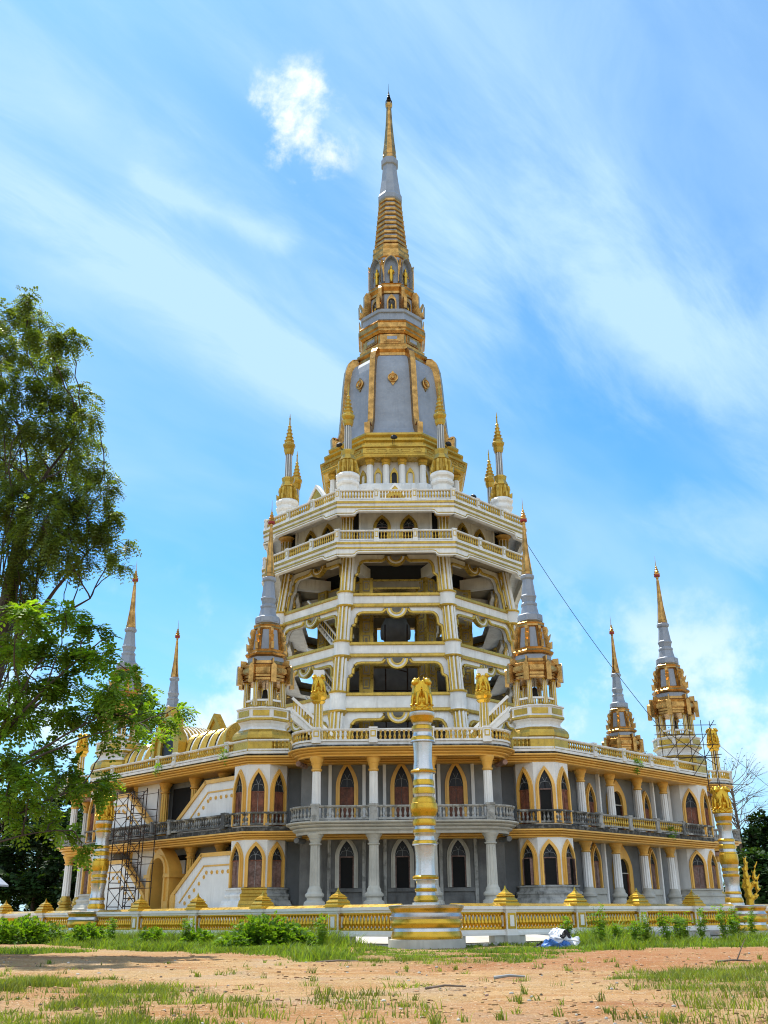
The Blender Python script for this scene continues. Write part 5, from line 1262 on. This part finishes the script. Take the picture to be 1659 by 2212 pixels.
def bamboo_scaffold():
    th = R_(-112.5 + 90); cx, cy = AX + 29.5 * math.cos(th), AY + 29.5 * math.sin(th); s = MB(); rnd = random.Random(4)
    for x in (-2.3, -.9, .5, 1.6, 2.5):
        y = cy - 3.0 + rnd.uniform(-.3, .3); s.tube([(cx + x, y, 13.9 if x < 1 else 12.2), (cx + x + rnd.uniform(-.1, .1), y, 19.0 + rnd.uniform(-.6, 1.0))], .036, IRON, 5)
    for z in (15.2, 16.4, 17.6, 18.3):
        s.tube([(cx - 2.9, cy - 3.1, z + rnd.uniform(-.2, .2)), (cx + 3.1, cy - 3.0, z + rnd.uniform(-.2, .2))], .036, IRON, 5)
    for a, b in (((-3.2, 14.0), (.2, 18.0)), ((-2.6, 14.0), (1.0, 17.4)), ((-.6, 14.0), (2.9, 18.8)), ((2.6, 14.6), (-1.6, 17.6)), ((-3.0, 15.0), (3.2, 15.6)), ((.3, 13.6), (2.6, 16.6))):
        s.tube([(cx + a[0], cy - 3.2, a[1]), (cx + b[0], cy - 3.2, b[1])], .036, IRON, 5)
    for x in (1.6, 2.6): s.tube([(cx + x, cy - 3.3, 10.9), (cx + x, cy - 3.2, 16)], .04, IRON, 5)
    thing('pole_scaffold', 'rough scaffold of thin poles tied round the far right turret', 'scaffolding', None, None, s.mesh('pole_scaffold'))
bamboo_scaffold()
# cables
def cable(pts, sag, r, lab):
    a, b = Vector(pts[0]), Vector(pts[1]); n = 24; s = MB()
    s.tube([a.lerp(b, i / n) - Vector((0, 0, 4 * sag * (i / n) * (1 - i / n))) for i in range(n + 1)], r, BLACK, 5)
    thing('cable', lab, 'cable', None, None, s.mesh('cable'))
cable([(15.3, 100, 38.6), (27.3, 95.0, 16.2)], .9, .03, 'dark cable slung from the right side of the tower down to the far turret scaffold')
cable([(34.5, 108, 19.5), (64, 118, -.5)], 1.0, .022, 'thin cable running from the far right canopy down behind the trees')
# golden serpent finials
def naga():
    M = T(33.4, 98.5, 1.95, R_(-10)) @ Matrix.Scale(.64, 4); b = MB(); m = LION
    arms = [([(0, 0, .2), (.1, 0, 1.8), (-.05, 0, 3.2), (.05, 0, 4.4), (-.05, 0, 5.4), (.2, 0, 6.3), (.12, 0, 6.9), (.45, 0, 7.6)], .62, .10),
            ([(.1, 0, 2.8), (.7, 0, 3.5), (1.15, 0, 4.2), (1.1, 0, 5.0), (1.35, 0, 5.8), (1.8, 0, 6.6)], .42, .07),
            ([(.1, 0, 1.4), (.9, 0, 1.8), (1.35, 0, 2.7), (1.3, 0, 3.5), (1.5, 0, 4.2), (1.9, 0, 4.9)], .42, .07),
            ([(.0, 0, 2.2), (-.5, 0, 3.0), (-.45, 0, 4.0), (-.2, 0, 4.6)], .34, .08)]
    for pts, r0, r1 in arms:
        b.tube(pts, r0, m, 10, M, r1); n = len(pts)
        for i, p in enumerate(pts[1:-1]):
            r = r0 + (r1 - r0) * (i + 1) / (n - 1)
            b.tube([(p[0], 0, p[2]), (p[0] + r * 1.3, 0, p[2] + .15), (p[0] + r * 1.5, 0, p[2] + .55)], r * .6, m, 6, M, .03); b.tube([(p[0], 0, p[2]), (p[0] - r * 1.2, 0, p[2] + .1), (p[0] - r * 1.2, 0, p[2] + .5)], r * .55, m, 6, M, .03)
            b.ball((p[0], -r * .8, p[2]), r * .45, m, 8, 6, M)
    thing('golden_serpent', 'flame crested golden serpent statue beyond the right fence', 'statue', None, None, remesh(b, .055, 'golden_serpent', 1))
naga()
# rubbish heap and sticks on the ground
def heap():
    M = T(8.9, 57.2, 0) @ Matrix.Scale(.84, 4); t = thing('rubbish_heap', 'heap of white sacks and blue plastic dumped by the fence', 'rubbish', M); rnd = random.Random(3)
    def sack(c, r, m, nm):
        q = MB(); q.ball(c, r, m, 18, 11)
        q.v = [(x + .10 * math.sin(7 * y + 3 * z) + rnd.uniform(-.05, .05), y + .1 * math.sin(9 * x) + rnd.uniform(-.05, .05), max(.0, z + .14 * math.sin(6 * x + 5 * y) + rnd.uniform(-.06, .06))) for x, y, z in q.v]; put(nm, q, t, M)
    sack((.25, 0, .55), (.75, .5, .48), PLASTIC, 'white_sack'); sack((.95, -.1, .3), (.5, .4, .32), PLASTIC, 'white_sack'); sack((-.2, -.35, .22), (.7, .35, .22), BLUEP, 'blue_sheet'); sack((.3, -.45, .18), (.5, .3, .2), BLUEP, 'blue_sheet'); sack((-.9, .0, .12), (.6, .4, .15), BLACK, 'dark_sheet'); sack((.55, -.3, .75), (.35, .3, .2), BLACK, 'dark_sheet'); sack((.05, .1, .85), (.4, .35, .22), PLASTIC, 'white_sack')
    q = MB(); q.tube([(-.4, -.4, .7), (1.3, -.6, .45)], .06, PLASTIC, 6); put('white_pipe', q, t, M)
heap()
def stick(x, y, a, l, m, lab, r=.05, br=False):
    b = MB(); M = T(x, y, .06, a); b.tube([(-l / 2, 0, 0), (0, .04, .05), (l / 2, 0, .02)], r, m, 6, M, r * .6)
    if br: b.tube([(l * .1, 0, .04), (l * .3, 0, .5), (l * .42, 0, .75)], r * .7, m, 5, M, .01)
    thing('fallen_branch' if m is STICK else 'pipe_offcut', lab, 'branch' if m is STICK else 'pipe', None, None, b.mesh('branch'))
stick(3.3, 29.8, .05, .85, GREYW, 'grey pipe offcut lying on the dirt below the right fence', .045)
stick(12.2, 38.5, .1, 1.3, STICK, 'forked dry branch lying on red earth at the right', .04, True)
stick(1.35, 25.8, .25, 1.0, STICK, 'thin bent branch beside the small grass tuft in the middle dirt', .03)
stick(-1.9, 41, .1, 1.6, STICK, 'long brown branch flat on the dirt left of the corner pedestal', .04)
def stones():
    b = MB(); rnd = random.Random(9)
    for i in range(260):
        y = 17.5 + 30 * rnd.random() ** 1.6; x = rnd.uniform(-.4, .4) * y * 1.0
        if gdens(x, y) > .55: continue
        r = rnd.uniform(.007, .024) * (1 + y / 30); b.ball((x, y, float(gz(x, y)) + r * .3), (r * rnd.uniform(.8, 1.5), r, r * .7), rnd.choice((PALEC, BRICKP, STICK, AGED)), 6, 4)
    struct('gravel', b, 'stuff', label='loose stones and crumbs scattered over the dirt')
stones()
def clods():
    b = MB(); rnd = random.Random(19)
    for i in range(3000):
        y = 17.2 + 36 * rnd.random() ** 1.5; x = rnd.uniform(-.42, .42) * y
        if gdens(x, y) > .35 or vn(x, y, .5, 31) + .25 * rnd.random() < .5: continue
        r = rnd.uniform(.008, .026) * (1 + y / 40); b.ball((x, y, float(gz(x, y)) + r * .15), (r * rnd.uniform(.8, 2.2), r * 1.2, r * rnd.uniform(.4, .9)), CLOD, 5, 3)
    struct('dirt_clods', b, 'stuff', label='crumbly earth clods on the bare ground', category='dirt')
clods()
# hut and block stacks beyond the left fence
def hut():
    M = T(-47.6, 118, 0); t = thing('grey_roof_hut', 'pale hut with grey sheet roof at the left edge before dark trees', 'hut', M)
    b = MB(); b.box(-4, 2.2, -3, 3, 0, 5.0, WHITE2); put('wall', b, t, M)
    b = MB(); b.prism([(-5.5, 5.6), (0, 8.2), (4.0, 5.2), (4.0, 5.4), (0, 8.45), (-5.5, 5.85)], -4, 4, ROOFG); put('roof', b, t, M)
    b = MB(); b.tube([(3.6, -3.6, 0), (3.6, -3.6, 5.3)], .12, ROOFG, 8); put('roof_post', b, t, M)
hut()
def blocks(x, y, nx, nz, lab, m):
    b = MB()
    for i in range(nx):
        for j in range(nz): b.box(i * .82, i * .82 + .78, 0, 1.0, j * .42, j * .42 + .39, m)
    o = thing('block_stack', lab, 'block stack', T(x, y, 0, .15), None, b.mesh('block_stack'))
blocks(-40.0, 112, 8, 6, 'stack of pale reddish blocks behind the left fence, nearer the hut', BRICKP)
blocks(-33.5, 114, 5, 5, 'low stack of red blocks behind the left fence, beside the left canopy', BRICKP)
# ------------------------------------------------------------------ vegetation
def quads_mesh(name, V, F, m, extra=None):
    me = bpy.data.meshes.new(name); V = np.asarray(V, np.float32); F = np.asarray(F, np.int32)
    me.vertices.add(len(V)); me.vertices.foreach_set('co', V.reshape(-1))
    n, k = F.shape; me.loops.add(n * k); me.loops.foreach_set('vertex_index', F.reshape(-1))
    me.polygons.add(n); me.polygons.foreach_set('loop_start', np.arange(0, n * k, k, dtype=np.int32)); me.polygons.foreach_set('loop_total', np.full(n, k, np.int32))
    me.materials.append(m); me.update(calc_edges=True); return me
def unit(a): return a / np.maximum(1e-9, np.linalg.norm(a, axis=-1, keepdims=True))
def leaves(name, C, D, size, pairs, width, m, rng, droop=.5, aspect=.34):
    """compound leaves: at points C heading along D, each with pairs of slim leaflets"""
    n = len(C); D = unit(D); up = np.array([0, 0, 1.0]); side = unit(np.cross(D, up) + rng.normal(0, .25, (n, 3))); nor = np.cross(side, D)
    size = size * rng.uniform(.7, 1.25, (n, 1)); Vs = []; 
    for j in range(pairs):
        t = (j + .6) / pairs
        base = C + D * size * t - up * (droop * size * t * t)
        ll = size * aspect * (1.1 - .6 * abs(t - .45))
        for s in (-1, 1):
            d = unit(side * s * .9 + D * .55 - up * .18 + rng.normal(0, .12, (n, 3))); w = unit(np.cross(d, nor)) * ll * width
            a = base; tip = base + d * ll; mid = base + d * ll * .5
            Vs.append(np.stack([a, mid + w, tip, mid - w], 1))
    V = np.concatenate(Vs, 0).reshape(-1, 3); F = np.arange(len(V)).reshape(-1, 4)
    return quads_mesh(name, V, F, m)
def grow(p0, p1, rng, wig=.12, n=7, arch=0.):
    p0, p1 = np.array(p0, float), np.array(p1, float); L = np.linalg.norm(p1 - p0); q = [p0]
    off = rng.normal(0, wig * L * .35, 3)
    for i in range(1, n + 1):
        t = i / n; q.append(p0 + (p1 - p0) * t + off * math.sin(PI * t) + np.array([0, 0, arch * L * math.sin(PI * t)]) + rng.normal(0, wig * L * .06, 3) * (1 if i < n else 0))
    return q
def tree(name, label, cat, trunk, limbs, clusters, leafm, leaf, seed, group=None, twig_r=.03, per_twig=6, down=.35):
    """trunk: points; limbs: (index on trunk, end); clusters: (centre, radii, twig count, limb index or -1)"""
    rng = np.random.default_rng(seed); t = thing(name, label, cat, T(*trunk[0]), group)
    tb = MB(); r0 = trunk[0][3] if len(trunk[0]) > 3 else .5
    pts = [p[:3] for p in trunk]; tb.tube(pts, r0, BARK, 10, None, r0 * .45)
    lb = MB(); ends = []
    for fr_, end, r in limbs:
        q = grow(pts[fr_], np.array(pts[fr_]) + (np.array(end) - np.array(pts[fr_])) * .8, rng, .06, 9, .06); lb.tube(q, r * .62, BARK, 7, None, r * .14); ends.append(q)
    CC, DD = [], []
    for c, rad, cnt, li in clusters:
        c = np.array(c, float); rad = np.array(rad, float)
        if li >= 0:
            q = ends[li]; cand = [p for p in q[1:] if np.hypot(p[0] - pts[0][0], p[1] - pts[0][1]) < np.hypot(c[0] - pts[0][0], c[1] - pts[0][1]) - .4] or [np.array(pts[min(len(pts) - 2, 2)], float)]; src = min(cand, key=lambda p: np.linalg.norm(np.array(p) - c)); b = grow(src, c, rng, .22, 8, .05); lb.tube(b, max(.04, .01 * np.linalg.norm(rad) + .03), BARK, 5, None, .025)
        for _ in range(cnt):
            d = unit(rng.normal(0, 1, 3)); d[2] = d[2] * .8
            e = c + d * rad * rng.uniform(.35, 1.0); s0 = c + d * rad * .12
            tw = grow(s0, e, rng, .25, 4)
            if rng.random() < .55: lb.tube(tw, twig_r, BARK, 3, None, twig_r * .35)
            for k in range(per_twig):
                f = rng.uniform(.35, 1.02); i = min(3, int(f * 4)); p = np.array(tw[i]) + (np.array(tw[i + 1]) - np.array(tw[i])) * (f * 4 - i)
                CC.append(p + rng.normal(0, .12, 3)); DD.append(unit(np.array([d[0], d[1], d[2] * .5 - down]) + rng.normal(0, .55, 3)))
    put('trunk', tb.mesh('trunk', 60), t); put('branch', lb, t)
    size, pairs, width, droop, asp = leaf
    put('crown', leaves('crown', np.array(CC), np.array(DD), size, pairs, width, leafm, rng, droop, asp), t)
    return t
TREES = {'upper':[((-27.36,61.65,42.18),1.54,16),((-25.52,61.58,42.51),1.18,12),((-21.44,54.45,35.85),1.19,16),((-20.05,54.68,35.98),0.85,9),((-25.91,60.68,38.84),1.66,20),((-23.01,59.89,37.22),1.25,16),((-27.86,59.36,38.8),1.89,16),((-26.04,56.47,33.84),2.05,20),((-24.59,58.85,34.82),1.66,22),((-22.36,58.85,34.45),1.34,18),((-20.51,58.65,33.79),1.23,14),((-18.34,55.27,30.78),0.65,6),((-23.99,57.45,31.64),1.7,24),((-21.41,57.15,30.95),1.56,24),((-20.45,59.78,31.59),1.2,14),((-25.17,61.96,31.12),1.97,28),((-22.13,61.6,30.57),1.74,26),((-18.98,58.35,28.7),1.11,13),((-22.46,57.56,26.44),1.83,28),((-19.35,56.15,25.8),1.53,26),((-16.81,54.29,25.28),0.89,9),((-20.12,54.22,23.21),1.53,24),((-18.95,57.72,24.58),1.36,20),((-16.91,56.55,24.56),0.87,8),((-23.25,57.04,24.97),1.56,22),((-27.67,61.13,32.87),2.22,18),((-25.86,58.21,28.04),2.12,18),((-25.23,58.48,24.94),1.86,16),((-16.61,55.89,23.24),0.76,6),((-18.85,54.19,21.74),0.99,12),((-22.51,56.6,22.66),1.16,14),((-23.27,55.09,39.28),0.7,6),((-22.81,58.08,21.09),1.06,12),((-24.4,61.99,20.5),1.41,16),((-22.32,59.4,20.45),0.67,5),((-21.62,55.45,16.03),1.39,16),((-24.45,61.15,14.58),1.67,14)],'hang':[((-20.87,58.19,22.47),0.69,7),((-18.89,57.94,22.06),0.74,7),((-19.62,58.63,21.69),0.43,3),((-16.69,58.05,22.68),0.58,5),((-16.2,58.16,21.8),0.37,3),((-17.72,56.42,23.15),0.67,7),((-22.08,58.92,22.12),0.64,7),((-16.23,58.85,23.43),0.37,3)],'lower':[((-18.26,48.97,16.03),1.34,24),((-17.57,52.52,17.19),1.24,20),((-15.89,52.29,16.32),0.95,13),((-19.19,50.77,14.81),1.52,28),((-17.15,51.18,14.89),1.4,28),((-14.96,50.94,14.44),1.11,16),((-13.99,53.55,14.18),0.88,10),((-18.57,51.01,13.14),1.53,28),((-17.03,52.99,13.44),1.45,26),((-14.07,50.12,12.43),1.14,18),((-13.06,53.3,12.85),1.07,14),((-11.98,53.4,11.49),0.92,11),((-10.72,50.77,11.58),0.6,6),((-12.98,51.41,11.37),1.03,14),((-15.5,53.52,11.66),1.17,18),((-17.12,52.34,11.58),1.33,22),((-18.77,50.92,11.21),1.53,26),((-11.47,49.33,10.06),0.63,7),((-18.37,49.95,8.98),1.36,24),((-17.57,52.2,9.65),1.19,18),((-16.99,49.0,7.74),1.11,16),((-16.66,53.45,8.87),1.12,13),((-14.25,49.61,7.57),0.81,10),((-14.53,53.47,8.27),0.73,8),((-18.33,49.86,7.2),1.25,16),((-17.76,53.74,7.15),0.98,9),((-16.43,52.24,7.9),0.95,9),((-16.09,51.03,6.1),0.7,5),((-17.9,51.11,5.79),0.79,7),((-15.19,51.91,4.95),0.52,3),((-15.71,51.53,5.48),0.61,5),((-13.87,49.87,9.83),0.5,4)]}
for i, a in enumerate(TREES): pass
def near_trees():
    up, lo, hang = TREES['upper'], TREES['lower'], TREES['hang']
    tr = [(-25, 60, -.1, .85), (-24.6, 59.8, 5), (-24.4, 59.6, 10), (-23.8, 59.6, 16), (-23.4, 59.4, 22), (-23, 59.2, 27)]
    limbs = [(1, (-18.5, 58.6, 11), .3), (2, (-17.5, 58.2, 16), .32), (3, (-16.8, 58.6, 21), .32), (3, (-16.6, 57.6, 25), .3), (4, (-17.0, 58.6, 29.5), .28), (5, (-19, 58.8, 33), .22), (2, (-15, 57.5, 19), .25)]
    cl = []
    def near(c): return int(np.argmin([np.linalg.norm(np.array(l[1]) - np.array(c)) for l in limbs]))
    for c, r, n in up + hang: cl.append((c, (r * 1.45, r * 1.6, r * 1.3), int(n * 1.65), near(c)))
    tree('feathery_tree', 'tall feathery leaved tree filling the upper left edge against the sky', 'tree', tr, limbs, cl, LEAF_A, (.62, 5, .30, .7, .30), 11, None, .026, 11, .45)
    tr = [(-21.5, 50, -.1, .45), (-21.2, 50.2, 4), (-20.6, 50.4, 7), (-20, 50.6, 9.5)]
    limbs = [(1, (-13.5, 50.4, 8.5), .16), (2, (-12.5, 50.8, 12.5), .17), (2, (-10.6, 50.2, 11.6), .15), (3, (-15, 51, 15.5), .17), (3, (-17.5, 50, 14.5), .17), (1, (-14.5, 49.8, 6.0), .13)]
    cl = [(c, (r, r * 1.2, r * .62), n, near(c)) for c, r, n in lo]; cl = [(c, q, max(3, int(n * .8)), i) for c, q, n, i in cl]
    tree('bright_leafed_tree', 'lower bright green tree reaching over the left lion pillar and turret', 'tree', tr, limbs, cl, LEAF_B, (.74, 5, .32, .4, .36), 12, None, .026, 6, .30)
near_trees()
def far_tree(x, y, h, r, lab, seed, m=LEAF_D, n=46, group='dense trees beyond the temple grounds', base=.12):
    rng = np.random.default_rng(seed); cl = []
    for i in range(n):
        d = unit(rng.normal(0, 1, 3)); f = rng.uniform(.35, 1.0) ** .6
        z = h * (.56 + base * 0) + d[2] * h * .44 * f
        rr = r * (1 - .35 * max(0, d[2])); cl.append(((x + d[0] * rr * f, y + d[1] * rr * f, max(.8, z)), (r * .26, r * .26, h * .08), 14, -1))
    tree('forest_tree', lab, 'tree', [(x, y, 0, .35), (x + .3, y, h * .35), (x, y + .2, h * .8)], [(1, (x - r * .4, y, h * .7), .15), (1, (x + r * .4, y, h * .72), .15)], cl, m, (1.1, 2, .42, .3, .62), seed, group, .04, 5, .2)
far_tree(-63, 158, 21, 9, 'dark tree at the far left edge behind the hut', 21)
far_tree(-50, 150, 17, 7.5, 'rounded dark tree right behind the grey roof hut', 22)
far_tree(-56, 172, 27, 9.5, 'tallest dark tree rising behind the left hanging branches', 23)
far_tree(-42, 146, 14, 6.5, 'low bushy dark tree just left of the left canopy', 24, LEAF_W and LEAF_D)
far_tree(-46, 165, 23, 8.5, 'dark tree behind the left canopy columns', 25)
far_tree(-37.5, 140, 11, 5.5, 'small leafy tree close behind the left canopy', 26)
far_tree(56, 150, 15.5, 6.5, 'leafy tree at the right edge with the golden serpent before it', 31)
far_tree(49, 140, 9, 4.5, 'low green tree behind the golden serpent', 32)
far_tree(64, 160, 18, 7, 'taller tree cut by the right edge of view', 33)
far_tree(23, 165, 33.0, 5, 'green treetop just showing over the right balustrade', 34, n=30)
def bare(x, y, h, lab, seed, group='thin bare trees behind the far right turret'):
    rng = np.random.default_rng(seed); t = thing('bare_tree', lab, 'tree', T(x, y), group); b = MB(); q = [(x, y, 0), (x + .3, y, h * .5), (x, y, h * .8)]
    b.tube(q, .3, STICK, 7, None, .14); put('trunk', b, t); c = MB(); V = []; D = []
    for i in range(46):
        z0 = h * rng.uniform(.5, .8); d = unit(np.array([rng.normal(), rng.normal(), abs(rng.normal()) * 1.2])); e = np.array([x, y, z0]) + d * h * rng.uniform(.1, .24); p = grow((x, y, z0), e, rng, .2, 4); c.tube(p, .07, STICK, 4, None, .02)
        for j in range(4):
            f = e + unit(rng.normal(0, 1, 3) + d) * h * .06; c.tube([p[3], tuple(f)], .035, STICK, 3, None, .012); V.append(f); D.append(d)
    put('branch', c, t); put('crown', leaves('crown', np.array(V), np.array(D), .5, 2, .4, LEAF_D, rng), t)
bare(41.5, 150, 27, 'bare twiggy tree between the two right turrets', 41)
bare(50.5, 150, 24.5, 'bare twiggy tree right of the scaffolded turret', 42)
# bushes and weeds along the fence
def bush(x, y, r, h, lab, seed, m=LEAF_W):
    rng = np.random.default_rng(seed); n = int(620 * r * h); z0 = 0
    d = unit(rng.normal(0, 1, (n, 3))); d[:, 2] = np.abs(d[:, 2]); f = rng.uniform(.55, 1.0, (n, 1)); C = np.array([x, y, z0]) + d * f * np.array([r * 1.1, r * .9, h * .74]) * (1 + .25 * np.sin(d[:, :1] * 9 + d[:, 1:2] * 7))
    t = thing('leafy_bush', lab, 'bush', T(x, y), 'leafy bushes along the left fence'); put('foliage', leaves('foliage', C, d + rng.normal(0, .5, (n, 3)), .27, 3, .42, m, rng, .3, .55), t)
    s = MB()
    for i in range(10):
        a = i * .63; s.tube([(x, y, 0), (x + r * .4 * math.cos(a), y + r * .4 * math.sin(a), h * .7)], .03, STICK, 4)
    put('stem', s, t)
bush(-6.9, 61.0, 2.2, 2.0, 'largest bright green bush before the left fence near the corner', 51)
bush(-5.2, 60.0, 1.1, 1.1, 'small bush at the right end of the fence weeds by the white base', 52)
bush(-11.6, 66.5, 1.0, 1.1, 'bright bush between the left fence pillar and the largest bush', 53)
bush(-15.0, 69.0, .9, 1.2, 'leafy bush below the second fence cap from the left pillar', 54)
bush(-21.2, 76, 1.2, 1.5, 'dark leafy bush at the foot of the left lion pillar', 55)
bush(-27.6, 81, 2.8, 2.1, 'broad bush before the fence left of the left lion pillar', 56)
bush(-31.5, 84, 2.4, 1.5, 'bush at the far left end of the fence', 57)
def weed(x, y, h, lab, seed):
    h *= .82
    rng = np.random.default_rng(seed); t = thing('tall_weed', lab, 'weed', T(x, y), 'tall weeds in front of the fence'); s = MB(); C, D = [], []
    for i in range(7):
        a = rng.uniform(0, 6.28); e = np.array([x + math.cos(a) * h * .32 * rng.random(), y + math.sin(a) * h * .3, h * rng.uniform(.65, 1.05)]); p = grow((x, y, 0), e, rng, .12, 5); s.tube(p, .022, LEAF_W, 4, None, .008)
        for j in range(26):
            f = rng.uniform(.2, 1); k = min(4, int(f * 5)); q = np.array(p[k]); q = q + (np.array(p[k + 1]) - q) * (f * 5 - k); C.append(q); D.append(unit(np.array([rng.normal(), rng.normal(), .5])))
    put('stem', s, t); put('foliage', leaves('foliage', np.array(C), np.array(D), .22, 2, .2, LEAF_W, rng, .3, .8), t)
for i, (x, y, h, lab) in enumerate(((12.0, 61, 2.7, 'tallest spindly weed before the right fence bays'), (16.2, 62.5, 2.4, 'bushy tall weed nearer the right lion pillar'), (18.3, 66.5, 2.2, 'tall weed just left of the right lion pillar pedestal'), (20.6, 66, 2.5, 'tall weed at the right edge before the pedestal'), (9.9, 60.5, 1.9, 'thin weed right of the white sacks'), (14.2, 61.6, 1.7, 'short weed between the two tall right weeds'), (-3.6, 59.3, 2.2, 'airy tall weed left of the corner pedestal'), (-12.6, 66.8, 2.3, 'flowering weed in front of the left fence balusters'), (22.5, 69, 2.6, 'dense weed hiding the foot of the right pedestal'), (24.0, 71.0, 2.4, 'weed farthest along the right fence'), (15.1, 63.6, 2.1, 'leafy weed behind the bushy tall weed on the right'), (17.3, 64.2, 1.9, 'short weed just right of the bushy tall weed'), (19.6, 67.6, 2.3, 'weed before the fence bay next to the right pedestal'), (21.6, 67.4, 2.0, 'low weed between the two weeds at the right edge'), (13.1, 62.4, 1.6, 'low weed at the foot of the tallest spindly weed'), (-19.0, 74, 2.2, 'weed growing right of the left lion pillar foot'))): weed(x, y, h, lab, 70 + i)
def ledge_plant(k, a, x, z, lab, s):
    p = fr(k, a, z, x).translation; rng = np.random.default_rng(s); n = 60; d = unit(rng.normal(0, 1, (n, 3))); C = np.array(p) + d * np.array([.5, .4, .45]) * rng.uniform(.2, 1, (n, 1))
    thing('ledge_plant', lab, 'plant', None, 'plants rooted on the ledges', leaves('ledge_plant', C, d, .28, 2, .35, LEAF_W, rng, .3, .6))
ledge_plant(-1, 29.7, 9.5, 14.0, 'green plant rooted on the terrace ledge left of the front canopy', 1); ledge_plant(-1, 29.7, -.2, 13.8, 'small plant on the terrace ledge above the left stairs', 2); ledge_plant(1, 29.7, 4.0, 8.3, 'tuft growing from the right balcony ledge', 3); ledge_plant(1, 29.7, -.5, 13.7, 'weedy tuft under the right terrace balustrade', 4)
def grass():
    rng = np.random.default_rng(5); X, Y = [], []
    def scatter(n, x0, x1, y0, y1, power=1.):
        x = rng.uniform(x0, x1, n); y = rng.uniform(y0, y1, n); d = gdens(x, y); k = rng.random(n) < d ** 1.3 * power; X.append(x[k]); Y.append(y[k])
    scatter(95000, -13, -1, 17, 36); scatter(80000, 3.4, 16, 17, 40); scatter(190000, -14, 24, 38, 72, 1.); scatter(130000, -36, -6, 52, 92, 1.)
    # loose tufts on the bare dirt
    for i in range(150):
        y = 17.5 + 26 * rng.random() ** 1.4; x = rng.uniform(-.40, .40) * y
        k = rng.integers(8, 26); s = rng.uniform(.03, .12); X.append(x + rng.normal(0, s, k)); Y.append(y + rng.normal(0, s, k))
    for cx, cy in ((.3, 26.8), (.8, 26.5), (-.4, 24.6), (-.8, 23.6), (-1.2, 22.0), (-.6, 20.5), (.2, 21.2), (-1.4, 25.6), (.5, 19.3)):
        k = 70; X.append(cx + rng.normal(0, .28, k)); Y.append(cy + rng.normal(0, .25, k))
    x = np.concatenate(X); y = np.concatenate(Y)
    # nothing inside the fence
    nl = np.array([FL.normalized().y, -FL.normalized().x]); nr = np.array([-FR.normalized().y, FR.normalized().x])
    q = np.stack([x - FC.x, y - FC.y], 1); ins = np.minimum(q @ np.array([FL.y, -FL.x]) / FL.length, q @ np.array([-FR.y, FR.x]) / FR.length)
    r = np.hypot(q[:, 0], q[:, 1]); keep = (ins < -.25) & (r > 2.2); x, y = x[keep], y[keep]; n = len(x)
    z = gz(x, y) * (y < 73); g = gdens(x, y); near = y < 42
    tall = np.where(near, .10 + .16 * vn(x, y, .9, 8), .16 + .62 * vn(x, y, .22, 9) ** 1.5 * sm(g, .3, .8) + .75 * sm(-ins[keep], 6.5, 1.5) * sm(-x, -1., 3.) * vn(x, y, .5, 12) + 1.0 * sm(-ins[keep], 5, 1.) * sm(x, 9, 15) * (.3 + vn(x, y, .5, 12)))
    tall = tall * np.where(near, .85, 1 - .7 * sm(x, -3, 0) * sm(12 - x, 0, 3)); h = tall * rng.uniform(.5, 1.35, n)
    w = np.where(near, .009, .018) * rng.uniform(.7, 1.4, n) + y * .00012
    for nm, sel, gm, lab in (('grass', near, GRASS, 'patchy olive grass over the near dirt'), ('tall_grass', ~near, GRASS_T, 'bright green rank grass in front of the fence')): blades(nm, x[sel], y[sel], z[sel], h[sel], w[sel], gm, lab, rng)
def blades(nm, x, y, z, h, w, gm, lab, rng):
    n = len(x); a = rng.uniform(0, 2 * PI, n); lean = h * rng.uniform(.2, 1.1, n); b = rng.uniform(0, 2 * PI, n)
    base = np.stack([x, y, z - .01], 1); s = np.stack([np.cos(a), np.sin(a), 0 * a], 1) * w[:, None]
    ld = np.stack([np.cos(b), np.sin(b), 0 * b], 1) * lean[:, None]; up = np.stack([0 * h, 0 * h, h], 1)
    V = np.stack([base - s, base + s, base + ld * .35 + up * .62 + s * .6, base + ld + up, base + ld * .35 + up * .62 - s * .6], 1).reshape(-1, 3)
    i = np.arange(n) * 5; F4 = np.stack([i, i + 1, i + 2, i + 4], 1); F3 = np.stack([i + 4, i + 2, i + 3, i + 3], 1)
    me = bpy.data.meshes.new(nm); V = V.astype(np.float32); me.vertices.add(len(V)); me.vertices.foreach_set('co', V.reshape(-1))
    me.loops.add(n * 5 + n * 0 + n * 2); li = np.concatenate([F4.reshape(-1), F3[:, :3].reshape(-1)]); me.loops.foreach_set('vertex_index', li.astype(np.int32))
    st = np.concatenate([np.arange(n) * 4, 4 * n + np.arange(n) * 3]).astype(np.int32); me.polygons.add(2 * n); me.polygons.foreach_set('loop_start', st); me.polygons.foreach_set('loop_total', np.concatenate([np.full(n, 4), np.full(n, 3)]).astype(np.int32))
    me.materials.append(gm); me.update(calc_edges=True)
    struct(nm, me, 'stuff', label=lab, category='grass')
grass()
